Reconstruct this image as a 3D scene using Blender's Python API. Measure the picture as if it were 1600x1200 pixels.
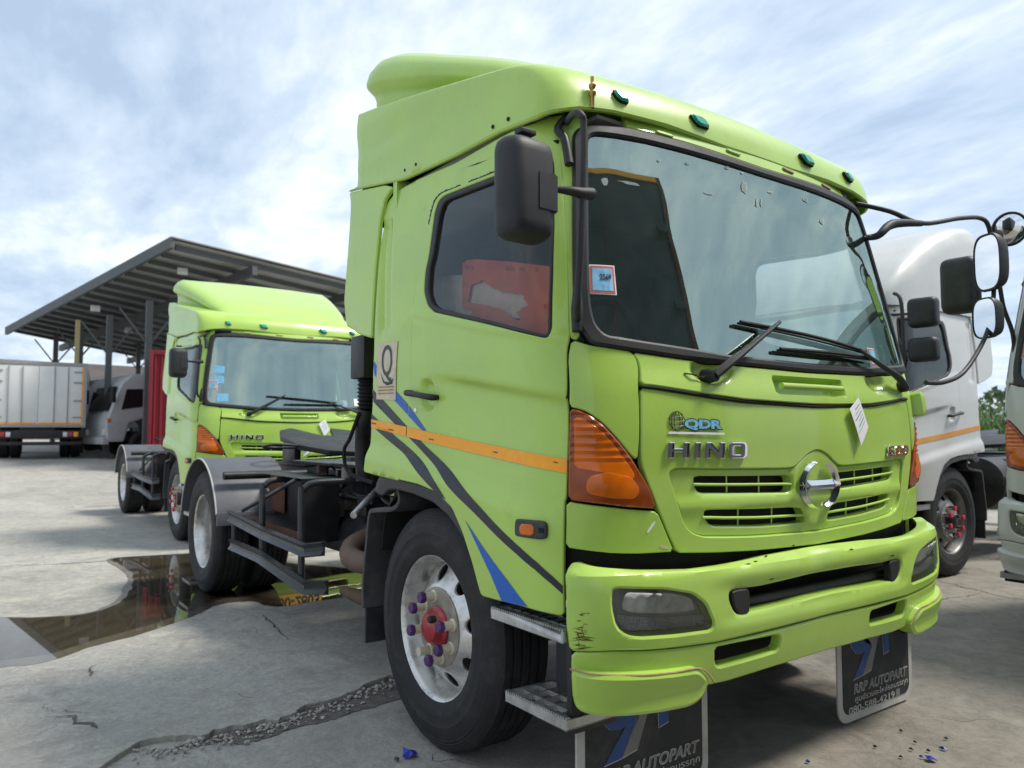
import bpy, bmesh, math, random
import numpy as np
from mathutils import Vector, Matrix
from mathutils.geometry import delaunay_2d_cdt
random.seed(7); np.random.seed(7)
PI = math.pi
scene = bpy.context.scene
for o in list(bpy.data.objects): bpy.data.objects.remove(o)
COL = scene.collection

# ---------------------------------------------------------------- camera
CAM = np.array([2.85823, -2.78894, 1.33009])
YAW, PITCH, ROLL, FPX = math.radians(144.262), math.radians(3.562), 0.0, 1187.13
def cam_axes():
    cy, sy, cp, sp = math.cos(YAW), math.sin(YAW), math.cos(PITCH), math.sin(PITCH)
    f = np.array([cy*cp, sy*cp, sp]); r = np.array([sy, -cy, 0.0]); u = np.cross(r, f)
    return np.array([r, u, f])
AX = cam_axes()
cd = bpy.data.cameras.new('camera'); cam = bpy.data.objects.new('camera', cd); COL.objects.link(cam)
cd.sensor_width = 36; cd.lens = FPX/1600*36; cd.clip_end = 2000; cd.clip_start = 0.05
mw = Matrix.Identity(4)
for i in range(3):
    mw[i][0] = AX[0][i]; mw[i][1] = AX[1][i]; mw[i][2] = -AX[2][i]; mw[i][3] = CAM[i]
cam.matrix_world = mw; scene.camera = cam
cd.dof.use_dof = True; cd.dof.focus_distance = 3.3; cd.dof.aperture_fstop = 3.0
scene.render.resolution_x = 1024; scene.render.resolution_y = 768

# ---------------------------------------------------------------- world, sun, exposure
SUN_EL, SUN_AZ = math.radians(57), math.radians(58)      # azimuth from +X towards +Y
world = bpy.data.worlds.new('World'); scene.world = world; world.use_nodes = True
def build_world():
    nt = world.node_tree; nt.nodes.clear(); N = nt.nodes.new; L = nt.links.new
    out = N('ShaderNodeOutputWorld'); bg = N('ShaderNodeBackground'); L(bg.outputs[0], out.inputs[0])
    sky = N('ShaderNodeTexSky'); sky.sky_type = 'NISHITA'; sky.sun_disc = False
    sky.sun_elevation = SUN_EL; sky.sun_rotation = PI/2-SUN_AZ; sky.air_density = 1.0; sky.dust_density = 1.5
    tc = N('ShaderNodeTexCoord'); sep = N('ShaderNodeSeparateXYZ'); L(tc.outputs['Generated'], sep.inputs[0])
    zc = N('ShaderNodeMath'); zc.operation = 'MAXIMUM'; L(sep.outputs[2], zc.inputs[0]); zc.inputs[1].default_value = 0.0
    za = N('ShaderNodeMath'); za.operation = 'ADD'; L(zc.outputs[0], za.inputs[0]); za.inputs[1].default_value = 0.16
    dx = N('ShaderNodeMath'); dx.operation = 'DIVIDE'; L(sep.outputs[0], dx.inputs[0]); L(za.outputs[0], dx.inputs[1])
    dy = N('ShaderNodeMath'); dy.operation = 'DIVIDE'; L(sep.outputs[1], dy.inputs[0]); L(za.outputs[0], dy.inputs[1])
    cb = N('ShaderNodeCombineXYZ'); L(dx.outputs[0], cb.inputs[0]); L(dy.outputs[0], cb.inputs[1])
    mp = N('ShaderNodeMapping'); mp.inputs['Scale'].default_value = (0.8, 1.5, 1); mp.inputs['Rotation'].default_value = (0, 0, 0.5); L(cb.outputs[0], mp.inputs[0])
    n1 = N('ShaderNodeTexNoise'); n1.inputs['Scale'].default_value = 1.1; n1.inputs['Detail'].default_value = 7; n1.inputs['Roughness'].default_value = 0.58; n1.inputs['Distortion'].default_value = 0.35
    n2 = N('ShaderNodeTexNoise'); n2.inputs['Scale'].default_value = 4.5; n2.inputs['Detail'].default_value = 6; n2.inputs['Roughness'].default_value = 0.6
    L(mp.outputs[0], n1.inputs['Vector']); L(mp.outputs[0], n2.inputs['Vector'])
    mixn = N('ShaderNodeMix'); mixn.inputs[0].default_value = 0.3; L(n1.outputs[0], mixn.inputs[2]); L(n2.outputs[0], mixn.inputs[3])
    r1 = N('ShaderNodeValToRGB'); e = r1.color_ramp.elements        # cloud brightness: grey-blue bellies to white
    e[0].position = 0.38; e[0].color = (3.1, 3.95, 5.1, 1); e[1].position = 0.62; e[1].color = (6.9, 7.3, 7.7, 1)
    m = e.new(0.50); m.color = (4.5, 5.3, 6.3, 1)
    L(mixn.outputs[0], r1.inputs[0])
    mx = N('ShaderNodeMix'); mx.data_type = 'RGBA'; mx.inputs[0].default_value = 0.88
    L(sky.outputs[0], mx.inputs[6]); L(r1.outputs[0], mx.inputs[7])
    L(mx.outputs[2], bg.inputs[0]); bg.inputs[1].default_value = 0.095
build_world()
sd = bpy.data.lights.new('sun', 'SUN'); sun = bpy.data.objects.new('sun', sd); COL.objects.link(sun)
sd.energy = 2.35; sd.angle = math.radians(13); sd.color = (1.0, 0.95, 0.87)
sdir = Vector((math.cos(SUN_EL)*math.cos(SUN_AZ), math.cos(SUN_EL)*math.sin(SUN_AZ), math.sin(SUN_EL)))
sun.rotation_euler = sdir.to_track_quat('Z', 'Y').to_euler()
vs = scene.view_settings; vs.view_transform = 'Standard'; vs.look = 'None'; vs.gamma = 1; vs.use_curve_mapping = False; vs.exposure = 0.84

# ---------------------------------------------------------------- pixel rays (photo 1600 x 1200)
def ray(px):
    return AX.T @ np.array([(px[0]-800)/FPX, (600-px[1])/FPX, 1.0])
def on_plane(px, axis, v):
    d = ray(px); return CAM + (v-CAM[axis])/d[axis]*d
def at_depth(px, D):
    return CAM + D*ray(px)
def proj(P):
    q = (np.asarray(P, float)-CAM) @ AX.T
    return np.stack([800+FPX*q[..., 0]/q[..., 2], 600-FPX*q[..., 1]/q[..., 2]], -1)
def gnd(px, z=0.0): return on_plane(px, 2, z)

# ---------------------------------------------------------------- materials
MATS = {}
def mat(name, col, rough=0.5, metal=0.0, coat=0.0, var=0.0, vscale=8.0, bump=0.0, bscale=60.0, dirt=None, dirt_amt=0.0, dscale=3.0, spec=0.5, trans=0.0, ior=1.45):
    if name in MATS: return MATS[name]
    m = bpy.data.materials.new(name); m.use_nodes = True; nt = m.node_tree; N = nt.nodes.new; L = nt.links.new
    b = nt.nodes['Principled BSDF']
    b.inputs['Base Color'].default_value = (*col, 1); b.inputs['Roughness'].default_value = rough
    b.inputs['Metallic'].default_value = metal; b.inputs['Coat Weight'].default_value = coat; b.inputs['Coat Roughness'].default_value = 0.07
    b.inputs['Specular IOR Level'].default_value = spec; b.inputs['Transmission Weight'].default_value = trans; b.inputs['IOR'].default_value = ior
    tc = N('ShaderNodeTexCoord'); last = None
    if var > 0:
        n = N('ShaderNodeTexNoise'); n.inputs['Scale'].default_value = vscale; n.inputs['Detail'].default_value = 5; L(tc.outputs['Object'], n.inputs['Vector'])
        r = N('ShaderNodeMapRange'); r.inputs[1].default_value = 0.3; r.inputs[2].default_value = 0.7; r.inputs[3].default_value = 1-var; r.inputs[4].default_value = 1+var; L(n.outputs[0], r.inputs[0])
        mu = N('ShaderNodeVectorMath'); mu.operation = 'SCALE'; mu.inputs[0].default_value = col; L(r.outputs[0], mu.inputs[3]); last = mu.outputs[0]
        r2 = N('ShaderNodeMapRange'); r2.inputs[1].default_value = 0.3; r2.inputs[2].default_value = 0.7; r2.inputs[3].default_value = max(0.02, rough-0.08); r2.inputs[4].default_value = min(1, rough+0.08); L(n.outputs[0], r2.inputs[0]); L(r2.outputs[0], b.inputs['Roughness'])
    if dirt_amt > 0:
        n = N('ShaderNodeTexNoise'); n.inputs['Scale'].default_value = dscale; n.inputs['Detail'].default_value = 9; n.inputs['Roughness'].default_value = 0.7; L(tc.outputs['Object'], n.inputs['Vector'])
        r = N('ShaderNodeMapRange'); r.inputs[1].default_value = 0.5; r.inputs[2].default_value = 0.75; r.inputs[3].default_value = 0; r.inputs[4].default_value = dirt_amt; L(n.outputs[0], r.inputs[0])
        mx = N('ShaderNodeMix'); mx.data_type = 'RGBA'; L(r.outputs[0], mx.inputs[0]); mx.inputs[7].default_value = (*dirt, 1)
        if last is None: mx.inputs[6].default_value = (*col, 1)
        else: L(last, mx.inputs[6])
        last = mx.outputs[2]
    if last is not None: L(last, b.inputs['Base Color'])
    if bump > 0:
        n = N('ShaderNodeTexNoise'); n.inputs['Scale'].default_value = bscale; n.inputs['Detail'].default_value = 4; L(tc.outputs['Object'], n.inputs['Vector'])
        bp = N('ShaderNodeBump'); bp.inputs['Strength'].default_value = bump; bp.inputs['Distance'].default_value = 0.01; L(n.outputs[0], bp.inputs['Height']); L(bp.outputs[0], b.inputs['Normal'])
    MATS[name] = m; return m
def glass_mat(name, tint, refl0, rough=0.02, dust=0.0, dustcol=(.5, .55, .52), gcol=(.92, 1, .96)):
    """thin sheet: tinted transparency under a Fresnel reflection, with an optional dust film"""
    m = bpy.data.materials.new(name); m.use_nodes = True; nt = m.node_tree; nt.nodes.clear(); N = nt.nodes.new; L = nt.links.new
    out = N('ShaderNodeOutputMaterial'); tr = N('ShaderNodeBsdfTransparent'); tr.inputs[0].default_value = (*tint, 1)
    gl = N('ShaderNodeBsdfGlossy'); gl.inputs['Roughness'].default_value = rough; gl.inputs[0].default_value = (*gcol, 1)
    fr = N('ShaderNodeFresnel'); fr.inputs[0].default_value = refl0
    mx = N('ShaderNodeMixShader'); L(fr.outputs[0], mx.inputs[0]); L(tr.outputs[0], mx.inputs[1]); L(gl.outputs[0], mx.inputs[2])
    df = N('ShaderNodeBsdfDiffuse'); df.inputs[0].default_value = (*dustcol, 1)
    tc = N('ShaderNodeTexCoord'); n = N('ShaderNodeTexNoise'); n.inputs['Scale'].default_value = 3.0; n.inputs['Detail'].default_value = 10; n.inputs['Roughness'].default_value = 0.7
    L(tc.outputs['Object'], n.inputs['Vector'])
    r = N('ShaderNodeMapRange'); r.inputs[1].default_value = 0.35; r.inputs[2].default_value = 0.75; r.inputs[3].default_value = dust*0.3; r.inputs[4].default_value = dust*1.7; L(n.outputs[0], r.inputs[0])
    m2 = N('ShaderNodeMixShader'); L(r.outputs[0], m2.inputs[0]); L(mx.outputs[0], m2.inputs[1]); L(df.outputs[0], m2.inputs[2]); L(m2.outputs[0], out.inputs[0])
    MATS[name] = m; return m

GREEN = (0.372, 0.560, 0.085); WHITE = (0.50, 0.50, 0.47)
def paint(name, col):
    m = mat(name, col, rough=0.40, coat=0.5, var=0.07, vscale=3.5, bump=0.012, bscale=9, dirt=tuple(c*0.62+0.035 for c in col), dirt_amt=0.42, dscale=7)
    return m
paint('green_paint', GREEN); paint('white_paint', WHITE)
mat('black_plastic', (0.011, 0.012, 0.013), 0.5, var=0.3, bump=0.05, bscale=200, dirt=(.045, .043, .04), dirt_amt=0.35, dscale=6)
mat('mirror_plastic', (0.020, 0.021, 0.023), 0.55, var=0.15, vscale=5, bump=0.1, bscale=350, dirt=(.08, .078, .072), dirt_amt=0.4, dscale=4)
mat('grey_plastic', (0.036, 0.037, 0.038), 0.6, var=0.15, bump=0.06, bscale=160, dirt=(.13, .125, .115), dirt_amt=0.5, dscale=5)
mat('frame_rubber', (0.016, 0.016, 0.017), 0.55, var=0.25, dirt=(.055, .052, .05), dirt_amt=0.4)
mat('rubber', (0.012, 0.012, 0.0125), 0.7, var=0.35, vscale=14, bump=0.25, bscale=120, dirt=(.050, .047, .042), dirt_amt=0.6, dscale=9)
mat('gap_black', (0.006, 0.006, 0.006), 0.8)
mat('chassis_black', (0.010, 0.010, 0.011), 0.48, var=0.35, dirt=(.06, .05, .04), dirt_amt=0.6, dscale=5, bump=0.08)
mat('guard_steel', (0.040, 0.043, 0.046), 0.36, metal=0.3, var=0.2, dirt=(.09, .08, .07), dirt_amt=0.4)
mat('fender_grey', (0.085, 0.090, 0.100), 0.5, var=0.06, dirt=(.20, .19, .18), dirt_amt=0.4, bump=0.03)
mat('aluminium', (0.48, 0.48, 0.47), 0.42, metal=0.8, var=0.15, vscale=20, dirt=(.16, .14, .115), dirt_amt=0.7, dscale=9, bump=0.05)
mat('rim_metal', (0.62, 0.61, 0.58), 0.34, metal=0.75, var=0.12, vscale=14, dirt=(.16, .13, .095), dirt_amt=0.85, dscale=16, bump=0.05)
mat('rim_dirty', (0.30, 0.275, 0.235), 0.6, metal=0.3, var=0.2, vscale=12, dirt=(.12, .095, .07), dirt_amt=0.8, dscale=9, bump=0.08)
mat('chrome', (0.75, 0.76, 0.78), 0.10, metal=1.0, var=0.04)
mat('nut_cream', (0.62, 0.57, 0.43), 0.38, metal=0.2, var=0.1, dirt=(.25, .2, .13), dirt_amt=0.5, dscale=20)
mat('nut_purple', (0.075, 0.022, 0.12), 0.4, var=0.2)
mat('nut_red', (0.55, 0.03, 0.07), 0.4, var=0.15)
mat('hub_red', (0.34, 0.022, 0.028), 0.42, var=0.3, dirt=(.42, .30, .28), dirt_amt=0.7, dscale=9)
mat('orange_tape', (0.90, 0.36, 0.012), 0.4, var=0.06, vscale=30)
mat('stripe_black', (0.016, 0.018, 0.03), 0.42, var=0.1)
mat('stripe_blue', (0.010, 0.10, 0.42), 0.4, var=0.06)
mat('amber', (0.62, 0.13, 0.004), 0.2, coat=0.25, var=0.2, vscale=12)
mat('amber_dark', (0.26, 0.048, 0.006), 0.22, coat=0.25, var=0.25, vscale=12)
mat('teal_lens', (0.010, 0.34, 0.24), 0.15, coat=0.8)
mat('brass', (0.42, 0.28, 0.11), 0.38, metal=0.8, var=0.2)
mat('paper', (0.80, 0.80, 0.80), 0.6, var=0.03)
mat('sticker_cream', (0.58, 0.50, 0.37), 0.55, var=0.12, vscale=25, dirt=(.40, .30, .2), dirt_amt=0.6, dscale=18)
mat('dark_print', (0.03, 0.055, 0.045), 0.5)
mat('sky_print', (0.18, 0.45, 0.66), 0.5, var=0.2, vscale=60)
mat('red_print', (0.50, 0.11, 0.08), 0.5)
mat('rust', (0.115, 0.045, 0.022), 0.8, var=0.3, vscale=15, dirt=(.05, .03, .022), dirt_amt=0.7, dscale=12, bump=0.2)
mat('pipe_brown', (0.13, 0.085, 0.06), 0.7, var=0.25, vscale=9, bump=0.15, dirt=(.06, .04, .03), dirt_amt=0.6)
mat('interior', (0.34, 0.38, 0.36), 0.75, var=0.1)
mat('interior_light', (0.62, 0.68, 0.64), 0.75, var=0.1)
mat('seat_fabric', (0.10, 0.12, 0.12), 0.9, var=0.2)
mat('board_orange', (0.90, 0.20, 0.09), 0.6, var=0.15, vscale=7, dirt=(.5, .2, .12), dirt_amt=0.4)
mat('board_cream', (0.85, 0.78, 0.62), 0.7, var=0.1, vscale=12)
mat('flap_black', (0.016, 0.018, 0.020), 0.65, var=0.2, dirt=(.09, .088, .08), dirt_amt=0.5, dscale=6)
mat('flap_white', (0.42, 0.41, 0.38), 0.6, var=0.12, dirt=(.2, .19, .17), dirt_amt=0.6, dscale=10)
mat('flap_blue', (0.012, 0.055, 0.20), 0.5, var=0.1)
mat('flap_grey', (0.16, 0.16, 0.155), 0.5, var=0.1)
mat('letter_grey', (0.13, 0.135, 0.145), 0.35, metal=0.5)
mat('plate_yellow', (0.75, 0.42, 0.02), 0.45)
mat('scrape_rust', (0.10, 0.030, 0.012), 0.7, var=0.4, vscale=40)
mat('foam_tape', (0.36, 0.24, 0.13), 0.7, var=0.15, vscale=30)
mat('reflector', (0.84, 0.82, 0.78), 0.3, metal=0.15, var=0.25, vscale=18)
mat('mirror_glass', (0.80, 0.82, 0.84), 0.015, metal=1.0)
mat('container_teal', (0.012, 0.020, 0.022), 0.5, var=0.2)
mat('shed_grey', (0.075, 0.085, 0.085), 0.6, var=0.1, vscale=1.5)
mat('shed_sheet', (0.36, 0.385, 0.37), 0.55, var=0.12, vscale=0.8)
mat('container_red', (0.17, 0.007, 0.014), 0.5, var=0.12)
mat('box_white', (0.66, 0.66, 0.63), 0.5, var=0.05, vscale=2)
mat('box_frame', (0.30, 0.29, 0.28), 0.5, var=0.1)
mat('roof_brown', (0.075, 0.062, 0.058), 0.8, var=0.25, vscale=1)
mat('roof_light', (0.42, 0.40, 0.37), 0.7, var=0.2)
mat('shaded_white', (0.40, 0.41, 0.41), 0.4, metal=0.0, coat=0.3, var=0.05)  # white cabs under the canopy, their shade put into a darker base colour
mat('dark_window', (0.008, 0.010, 0.012), 0.12)
mat('lamp_red', (0.35, 0.01, 0.01), 0.25, coat=0.5)
mat('lamp_clear', (0.6, 0.6, 0.58), 0.2, coat=0.5)
mat('pole_yellow', (0.42, 0.34, 0.16), 0.6)
mat('litter_blue', (0.012, 0.03, 0.32), 0.4)
mat('litter_black', (0.01, 0.01, 0.012), 0.4)
mat('pebble', (0.34, 0.32, 0.28), 0.85, var=0.25, vscale=40)
glass_mat('windshield_glass', (0.74, 0.88, 0.83), 3.9, 0.012, dust=0.04, dustcol=(.34, .44, .40), gcol=(.80, 1.0, .90))
glass_mat('door_glass', (0.72, 0.68, 0.70), 1.5, 0.02, dust=0.06, dustcol=(.3, .3, .33))
glass_mat('lamp_glass', (0.96, 0.96, 0.94), 1.45, 0.03, dust=0.06, dustcol=(.35, .33, .28))
glass_mat('film_glass', (0.75, 0.80, 0.78), 1.3, 0.2, dust=0.45, dustcol=(.6, .68, .65))

# ---------------------------------------------------------------- object helpers
def link(name, me, m=None, parent=None):
    o = bpy.data.objects.new(name, me); COL.objects.link(o)
    if m is not None and len(me.materials) == 0: me.materials.append(MATS[m] if isinstance(m, str) else m)
    if parent is not None: o.parent = parent
    return o
def tag(o, label=None, cat=None, group=None, kind=None):
    if label: o['label'] = label
    if cat: o['category'] = cat
    if group: o['group'] = group
    if kind: o['kind'] = kind
    return o
def empty(name, loc=(0, 0, 0), rz=0):
    o = bpy.data.objects.new(name, None); COL.objects.link(o); o.location = loc; o.rotation_euler = (0, 0, rz); o.empty_display_size = 0.3
    return o
def finish(bm, name, m, parent, smooth=40, bevel=0.0, seg=2):
    bmesh.ops.remove_doubles(bm, verts=bm.verts, dist=1e-6)
    bmesh.ops.recalc_face_normals(bm, faces=bm.faces)
    if bevel > 0:
        es = [e for e in bm.edges if len(e.link_faces) == 2 and e.calc_face_angle(0) > 0.6]
        bmesh.ops.bevel(bm, geom=es, offset=bevel, segments=seg, profile=0.6, affect='EDGES', clamp_overlap=True)
    me = bpy.data.meshes.new(name); bm.to_mesh(me); bm.free()
    if smooth:
        for p in me.polygons: p.use_smooth = True
        me.set_sharp_from_angle(angle=math.radians(smooth))
    return link(name, me, m, parent)
def add_box(bm, x0, x1, y0, y1, z0, z1, M=None):
    vs_ = [bm.verts.new((x, y, z)) for x in (x0, x1) for y in (y0, y1) for z in (z0, z1)]
    for f in ((0, 1, 3, 2), (4, 6, 7, 5), (0, 4, 5, 1), (2, 3, 7, 6), (0, 2, 6, 4), (1, 5, 7, 3)): bm.faces.new([vs_[i] for i in f])
    if M is not None: bmesh.ops.transform(bm, matrix=M, verts=vs_)
    return vs_
def box(name, x0, x1, y0, y1, z0, z1, m, parent=None, bevel=0.004, M=None):
    bm = bmesh.new(); add_box(bm, x0, x1, y0, y1, z0, z1, M); return finish(bm, name, m, parent, bevel=bevel)
def crspline(pts, n=6):
    P = [np.array(p, float) for p in pts]; out = []
    for i in range(len(P)-1):
        p0 = P[max(i-1, 0)]; p1 = P[i]; p2 = P[i+1]; p3 = P[min(i+2, len(P)-1)]
        for k in range(n):
            t = k/n; out.append(0.5*((2*p1)+(-p0+p2)*t+(2*p0-5*p1+4*p2-p3)*t*t+(-p0+3*p1-3*p2+p3)*t**3))
    out.append(P[-1]); return out
def add_tube(bm, pts, r, seg=10, smooth=True, n=6, cap=True):
    P = crspline(pts, n) if smooth and len(pts) > 2 else [np.array(p, float) for p in pts]
    rs = r if hasattr(r, '__len__') else [r]*len(P)
    if hasattr(r, '__len__') and len(rs) != len(P): rs = np.interp(np.linspace(0, 1, len(P)), np.linspace(0, 1, len(r)), r)
    T = [P[min(i+1, len(P)-1)]-P[max(i-1, 0)] for i in range(len(P))]; T = [t/(np.linalg.norm(t)+1e-12) for t in T]
    ref = np.array([0, 0, 1.]) if abs(T[0][2]) < 0.9 else np.array([1., 0, 0])
    u = np.cross(T[0], ref); u /= np.linalg.norm(u); rings = []
    for p, t, rr in zip(P, T, rs):
        u = u-t*np.dot(u, t); u /= np.linalg.norm(u); v = np.cross(t, u)
        rings.append([bm.verts.new(p+rr*(math.cos(a)*u+math.sin(a)*v)) for a in np.linspace(0, 2*PI, seg, endpoint=False)])
    for a, b in zip(rings, rings[1:]):
        for i in range(seg): bm.faces.new((a[i], a[(i+1) % seg], b[(i+1) % seg], b[i]))
    if cap:
        bm.faces.new(rings[0][::-1]); bm.faces.new(rings[-1])
def tube(name, pts, r, m, parent=None, seg=12, smooth=True, n=6):
    bm = bmesh.new(); add_tube(bm, pts, r, seg, smooth, n); return finish(bm, name, m, parent, 50)
def add_lathe(bm, prof, seg=48, axis='y', c=(0, 0, 0), a0=0, a1=2*PI):
    """profile of (r, h) turned about an axis through c; h runs along the axis"""
    full = abs(a1-a0-2*PI) < 1e-6; n = seg if full else seg+1; rings = []
    for r, h in prof:
        ring = []
        for k in range(n):
            a = a0+(a1-a0)*k/seg; p = (r*math.cos(a), r*math.sin(a))
            q = {'y': (p[0], h, p[1]), 'x': (h, p[0], p[1]), 'z': (p[0], p[1], h)}[axis]
            ring.append(bm.verts.new((q[0]+c[0], q[1]+c[1], q[2]+c[2])))
        rings.append(ring)
    for a, b in zip(rings, rings[1:]):
        for i in range(seg if full else seg):
            j = (i+1) % n
            bm.faces.new((a[i], a[j], b[j], b[i]))
def lathe(name, prof, m, parent=None, seg=48, axis='y', c=(0, 0, 0), smooth=35):
    bm = bmesh.new(); add_lathe(bm, prof, seg, axis, c); return finish(bm, name, m, parent, smooth)
def text_mesh(s, size=1.0, extrude=0.0, bevel=0.0, shear=0.0, offset=0.0, space=1.0):
    cu = bpy.data.curves.new('txt', 'FONT'); cu.body = s; cu.size = size; cu.extrude = extrude; cu.bevel_depth = bevel; cu.shear = shear; cu.offset = offset
    cu.space_character = space; cu.align_x = 'CENTER'; cu.align_y = 'CENTER'; cu.resolution_u = 4
    o = bpy.data.objects.new('txt', cu); COL.objects.link(o)
    dg = bpy.context.evaluated_depsgraph_get(); me = bpy.data.meshes.new_from_object(o.evaluated_get(dg))
    bpy.data.objects.remove(o); bpy.data.curves.remove(cu); me.materials.clear(); return me

# ---------------------------------------------------------------- curved cab surfaces: (s, z) -> point
def hermite(xs, ys):
    xs = np.array(xs, float); ys = np.array(ys, float); d = np.diff(ys)/np.diff(xs)
    m = np.concatenate([[d[0]], np.where(d[1:]*d[:-1] > 0, 2*d[1:]*d[:-1]/(d[1:]+d[:-1]+1e-12), 0.0), [d[-1]]])
    def f(x):
        x = np.asarray(x, float); i = np.clip(np.searchsorted(xs, x)-1, 0, len(xs)-2); h = xs[i+1]-xs[i]; t = np.clip((x-xs[i])/h, -0.5, 1.5)
        return (2*t**3-3*t**2+1)*ys[i]+(t**3-2*t**2+t)*h*m[i]+(-2*t**3+3*t**2)*ys[i+1]+(t**3-t**2)*h*m[i+1]
    return f
class Surf:
    """front bow, rounded corner and straight side; s = plan arc length from the middle of the front, negative on the driver's side"""
    def __init__(self, xf, W, ys=0.83, bow=0.065, xend=-0.40, W0=1.18, zf=None, vmax=3.2):
        self.xf = hermite(*zip(*xf)); self.W = hermite(*zip(*W)); self.W0 = W0; self.zf = hermite(*zip(*zf)) if zf else (lambda v: v); self.vmax = vmax
        y = np.linspace(0, ys, 60); x = -bow*(y/ys)**2; sl = -2*bow/ys
        p0 = np.array([x[-1], ys]); p3 = np.array([xend, W0]); d0 = np.array([sl, 1.0])
        p1 = p0+d0*(W0-ys)*0.78; p2 = p3+np.array([1, 0])*(p0[0]-xend)*0.62
        t = np.linspace(0, 1, 80)[1:, None]
        bz = (1-t)**3*p0+3*(1-t)**2*t*p1+3*(1-t)*t*t*p2+t**3*p3
        cx = np.concatenate([x, bz[:, 0], [xend-4]]); cy = np.concatenate([y, bz[:, 1], [W0]])
        s = np.concatenate([[0], np.cumsum(np.hypot(np.diff(cx), np.diff(cy)))])
        self.cs, self.cx, self.cy = s, cx, cy; self.grid = None
    def P(self, s, z, off=0.0):
        s = np.asarray(s, float); z = np.asarray(z, float)
        def base(s, z):
            a = np.abs(s); x = np.interp(a, self.cs, self.cx)+self.xf(z); y = np.sign(s)*np.interp(a, self.cs, self.cy)*self.W(z)/self.W0
            return np.stack([x, y, self.zf(z)+0*s], -1)
        p = base(s, z)
        if np.any(np.asarray(off) != 0): p = p+self.N(s, z)*np.asarray(off)[..., None]
        return p
    def N(self, s, z):
        e = 0.006; a = self.P(s+e, z)-self.P(s-e, z); b = self.P(s, z+e)-self.P(s, z-e)
        n = np.cross(a, b); n /= np.linalg.norm(n, axis=-1, keepdims=True)
        return n
    def inv(self, px, off=0.0):
        if self.grid is None:
            S, Z = np.meshgrid(np.linspace(-3.4, 1.5, 300), np.linspace(0.2, self.vmax, 200)); S = S.ravel(); Z = Z.ravel()
            P = self.P(S, Z); Nn = self.N(S, Z); ok = ((CAM-P)*Nn).sum(-1) > 0
            self.grid = (S[ok], Z[ok], proj(P[ok]))
        S, Z, Q = self.grid; i = np.argmin(((Q-np.array(px))**2).sum(-1)); s, z = S[i], Z[i]
        for _ in range(12):
            r = proj(self.P(s, z, off))-np.array(px); e = 1e-4
            J = np.stack([(proj(self.P(s+e, z, off))-px-r)/e, (proj(self.P(s, z+e, off))-px-r)/e], -1)
            try: d = np.linalg.solve(J, -r)
            except np.linalg.LinAlgError: break
            d = np.clip(d, -0.1, 0.1); s += d[0]; z += d[1]
            if abs(d).max() < 1e-6: break
        return np.array([s, z])
    def trace(self, pts, off=0.0): return np.array([self.inv(p, off) for p in pts])
CAB = Surf([(0.2, 1.06), (0.6, 1.07), (0.85, 1.075), (1.1, 1.085), (1.3, 1.085), (1.45, 1.075), (1.6, 1.045), (1.75, 1.012), (2.1, 0.94), (2.47, 0.86), (2.62, 0.80), (2.8, 0.66), (3.2, 0.1)],
           [(0.2, 1.18), (1.6, 1.18), (1.8, 1.17), (2.5, 1.09), (2.7, 1.06), (3.2, 1.0)])
BUM = Surf([(0.2, 1.085), (0.43, 1.10), (0.52, 1.118), (0.6, 1.13), (0.7, 1.142), (0.82, 1.138), (0.88, 1.125), (1.2, 1.09)],
           [(0.2, 1.18), (0.45, 1.19), (0.7, 1.205), (0.9, 1.20), (1.3, 1.19)], bow=0.05, xend=-0.33)

FV = [2.0, 2.46, 2.585, 2.70, 2.82, 3.00, 3.40, 3.95, 4.45]
FAIR = Surf(list(zip(FV, [.86, .85, .835, .78, .68, .50, .10, -.45, -.95])), list(zip(FV, [1.15, 1.115, 1.105, 1.10, 1.10, 1.10, 1.105, 1.11, 1.10])),
            ys=0.93, bow=0.05, xend=-0.21, W0=1.18, zf=list(zip(FV, [2.0, 2.46, 2.585, 2.69, 2.755, 2.80, 2.885, 3.00, 3.10])), vmax=4.4)

def chaikin(L, n=2, cut=0.012):
    L = [np.array(p, float) for p in L]
    for _ in range(n):
        o = []
        for i in range(len(L)):
            a, b = L[i], L[(i+1) % len(L)]; l = np.hypot(*(b-a)); t = min(0.25, cut/max(l, 1e-9)); o += [a+(b-a)*t, b+(a-b)*t]
        L = o; cut *= 0.5
    return np.array(L)
def resample(L, h):
    L = np.asarray(L, float); out = []
    for i in range(len(L)):
        a, b = L[i], L[(i+1) % len(L)]; n = max(1, int(round(np.hypot(*(b-a))/h)))
        out += [a+(b-a)*k/n for k in range(n)]
    return np.array(out)
def area(L): x, y = L[:, 0], L[:, 1]; return 0.5*np.sum(x*np.roll(y, -1)-np.roll(x, -1)*y)
def inside(pts, L):
    x, y = pts[:, 0], pts[:, 1]; c = np.zeros(len(pts), bool); a = L; b = np.roll(L, -1, 0)
    for (x0, y0), (x1, y1) in zip(a, b):
        if y0 == y1: continue
        m = ((y0 > y) != (y1 > y)) & (x < (x1-x0)*(y-y0)/(y1-y0)+x0); c ^= m
    return c
def inset(L, d):
    a = L-np.roll(L, 1, 0); b = np.roll(L, -1, 0)-L
    na = np.stack([-a[:, 1], a[:, 0]], -1); nb = np.stack([-b[:, 1], b[:, 0]], -1)
    na /= np.linalg.norm(na, axis=1, keepdims=True)+1e-12; nb /= np.linalg.norm(nb, axis=1, keepdims=True)+1e-12
    n = na+nb; k = 2.0/np.maximum((n*n).sum(1), 0.8)
    return L+n*k[:, None]*d*(1 if area(L) > 0 else -1)
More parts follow.
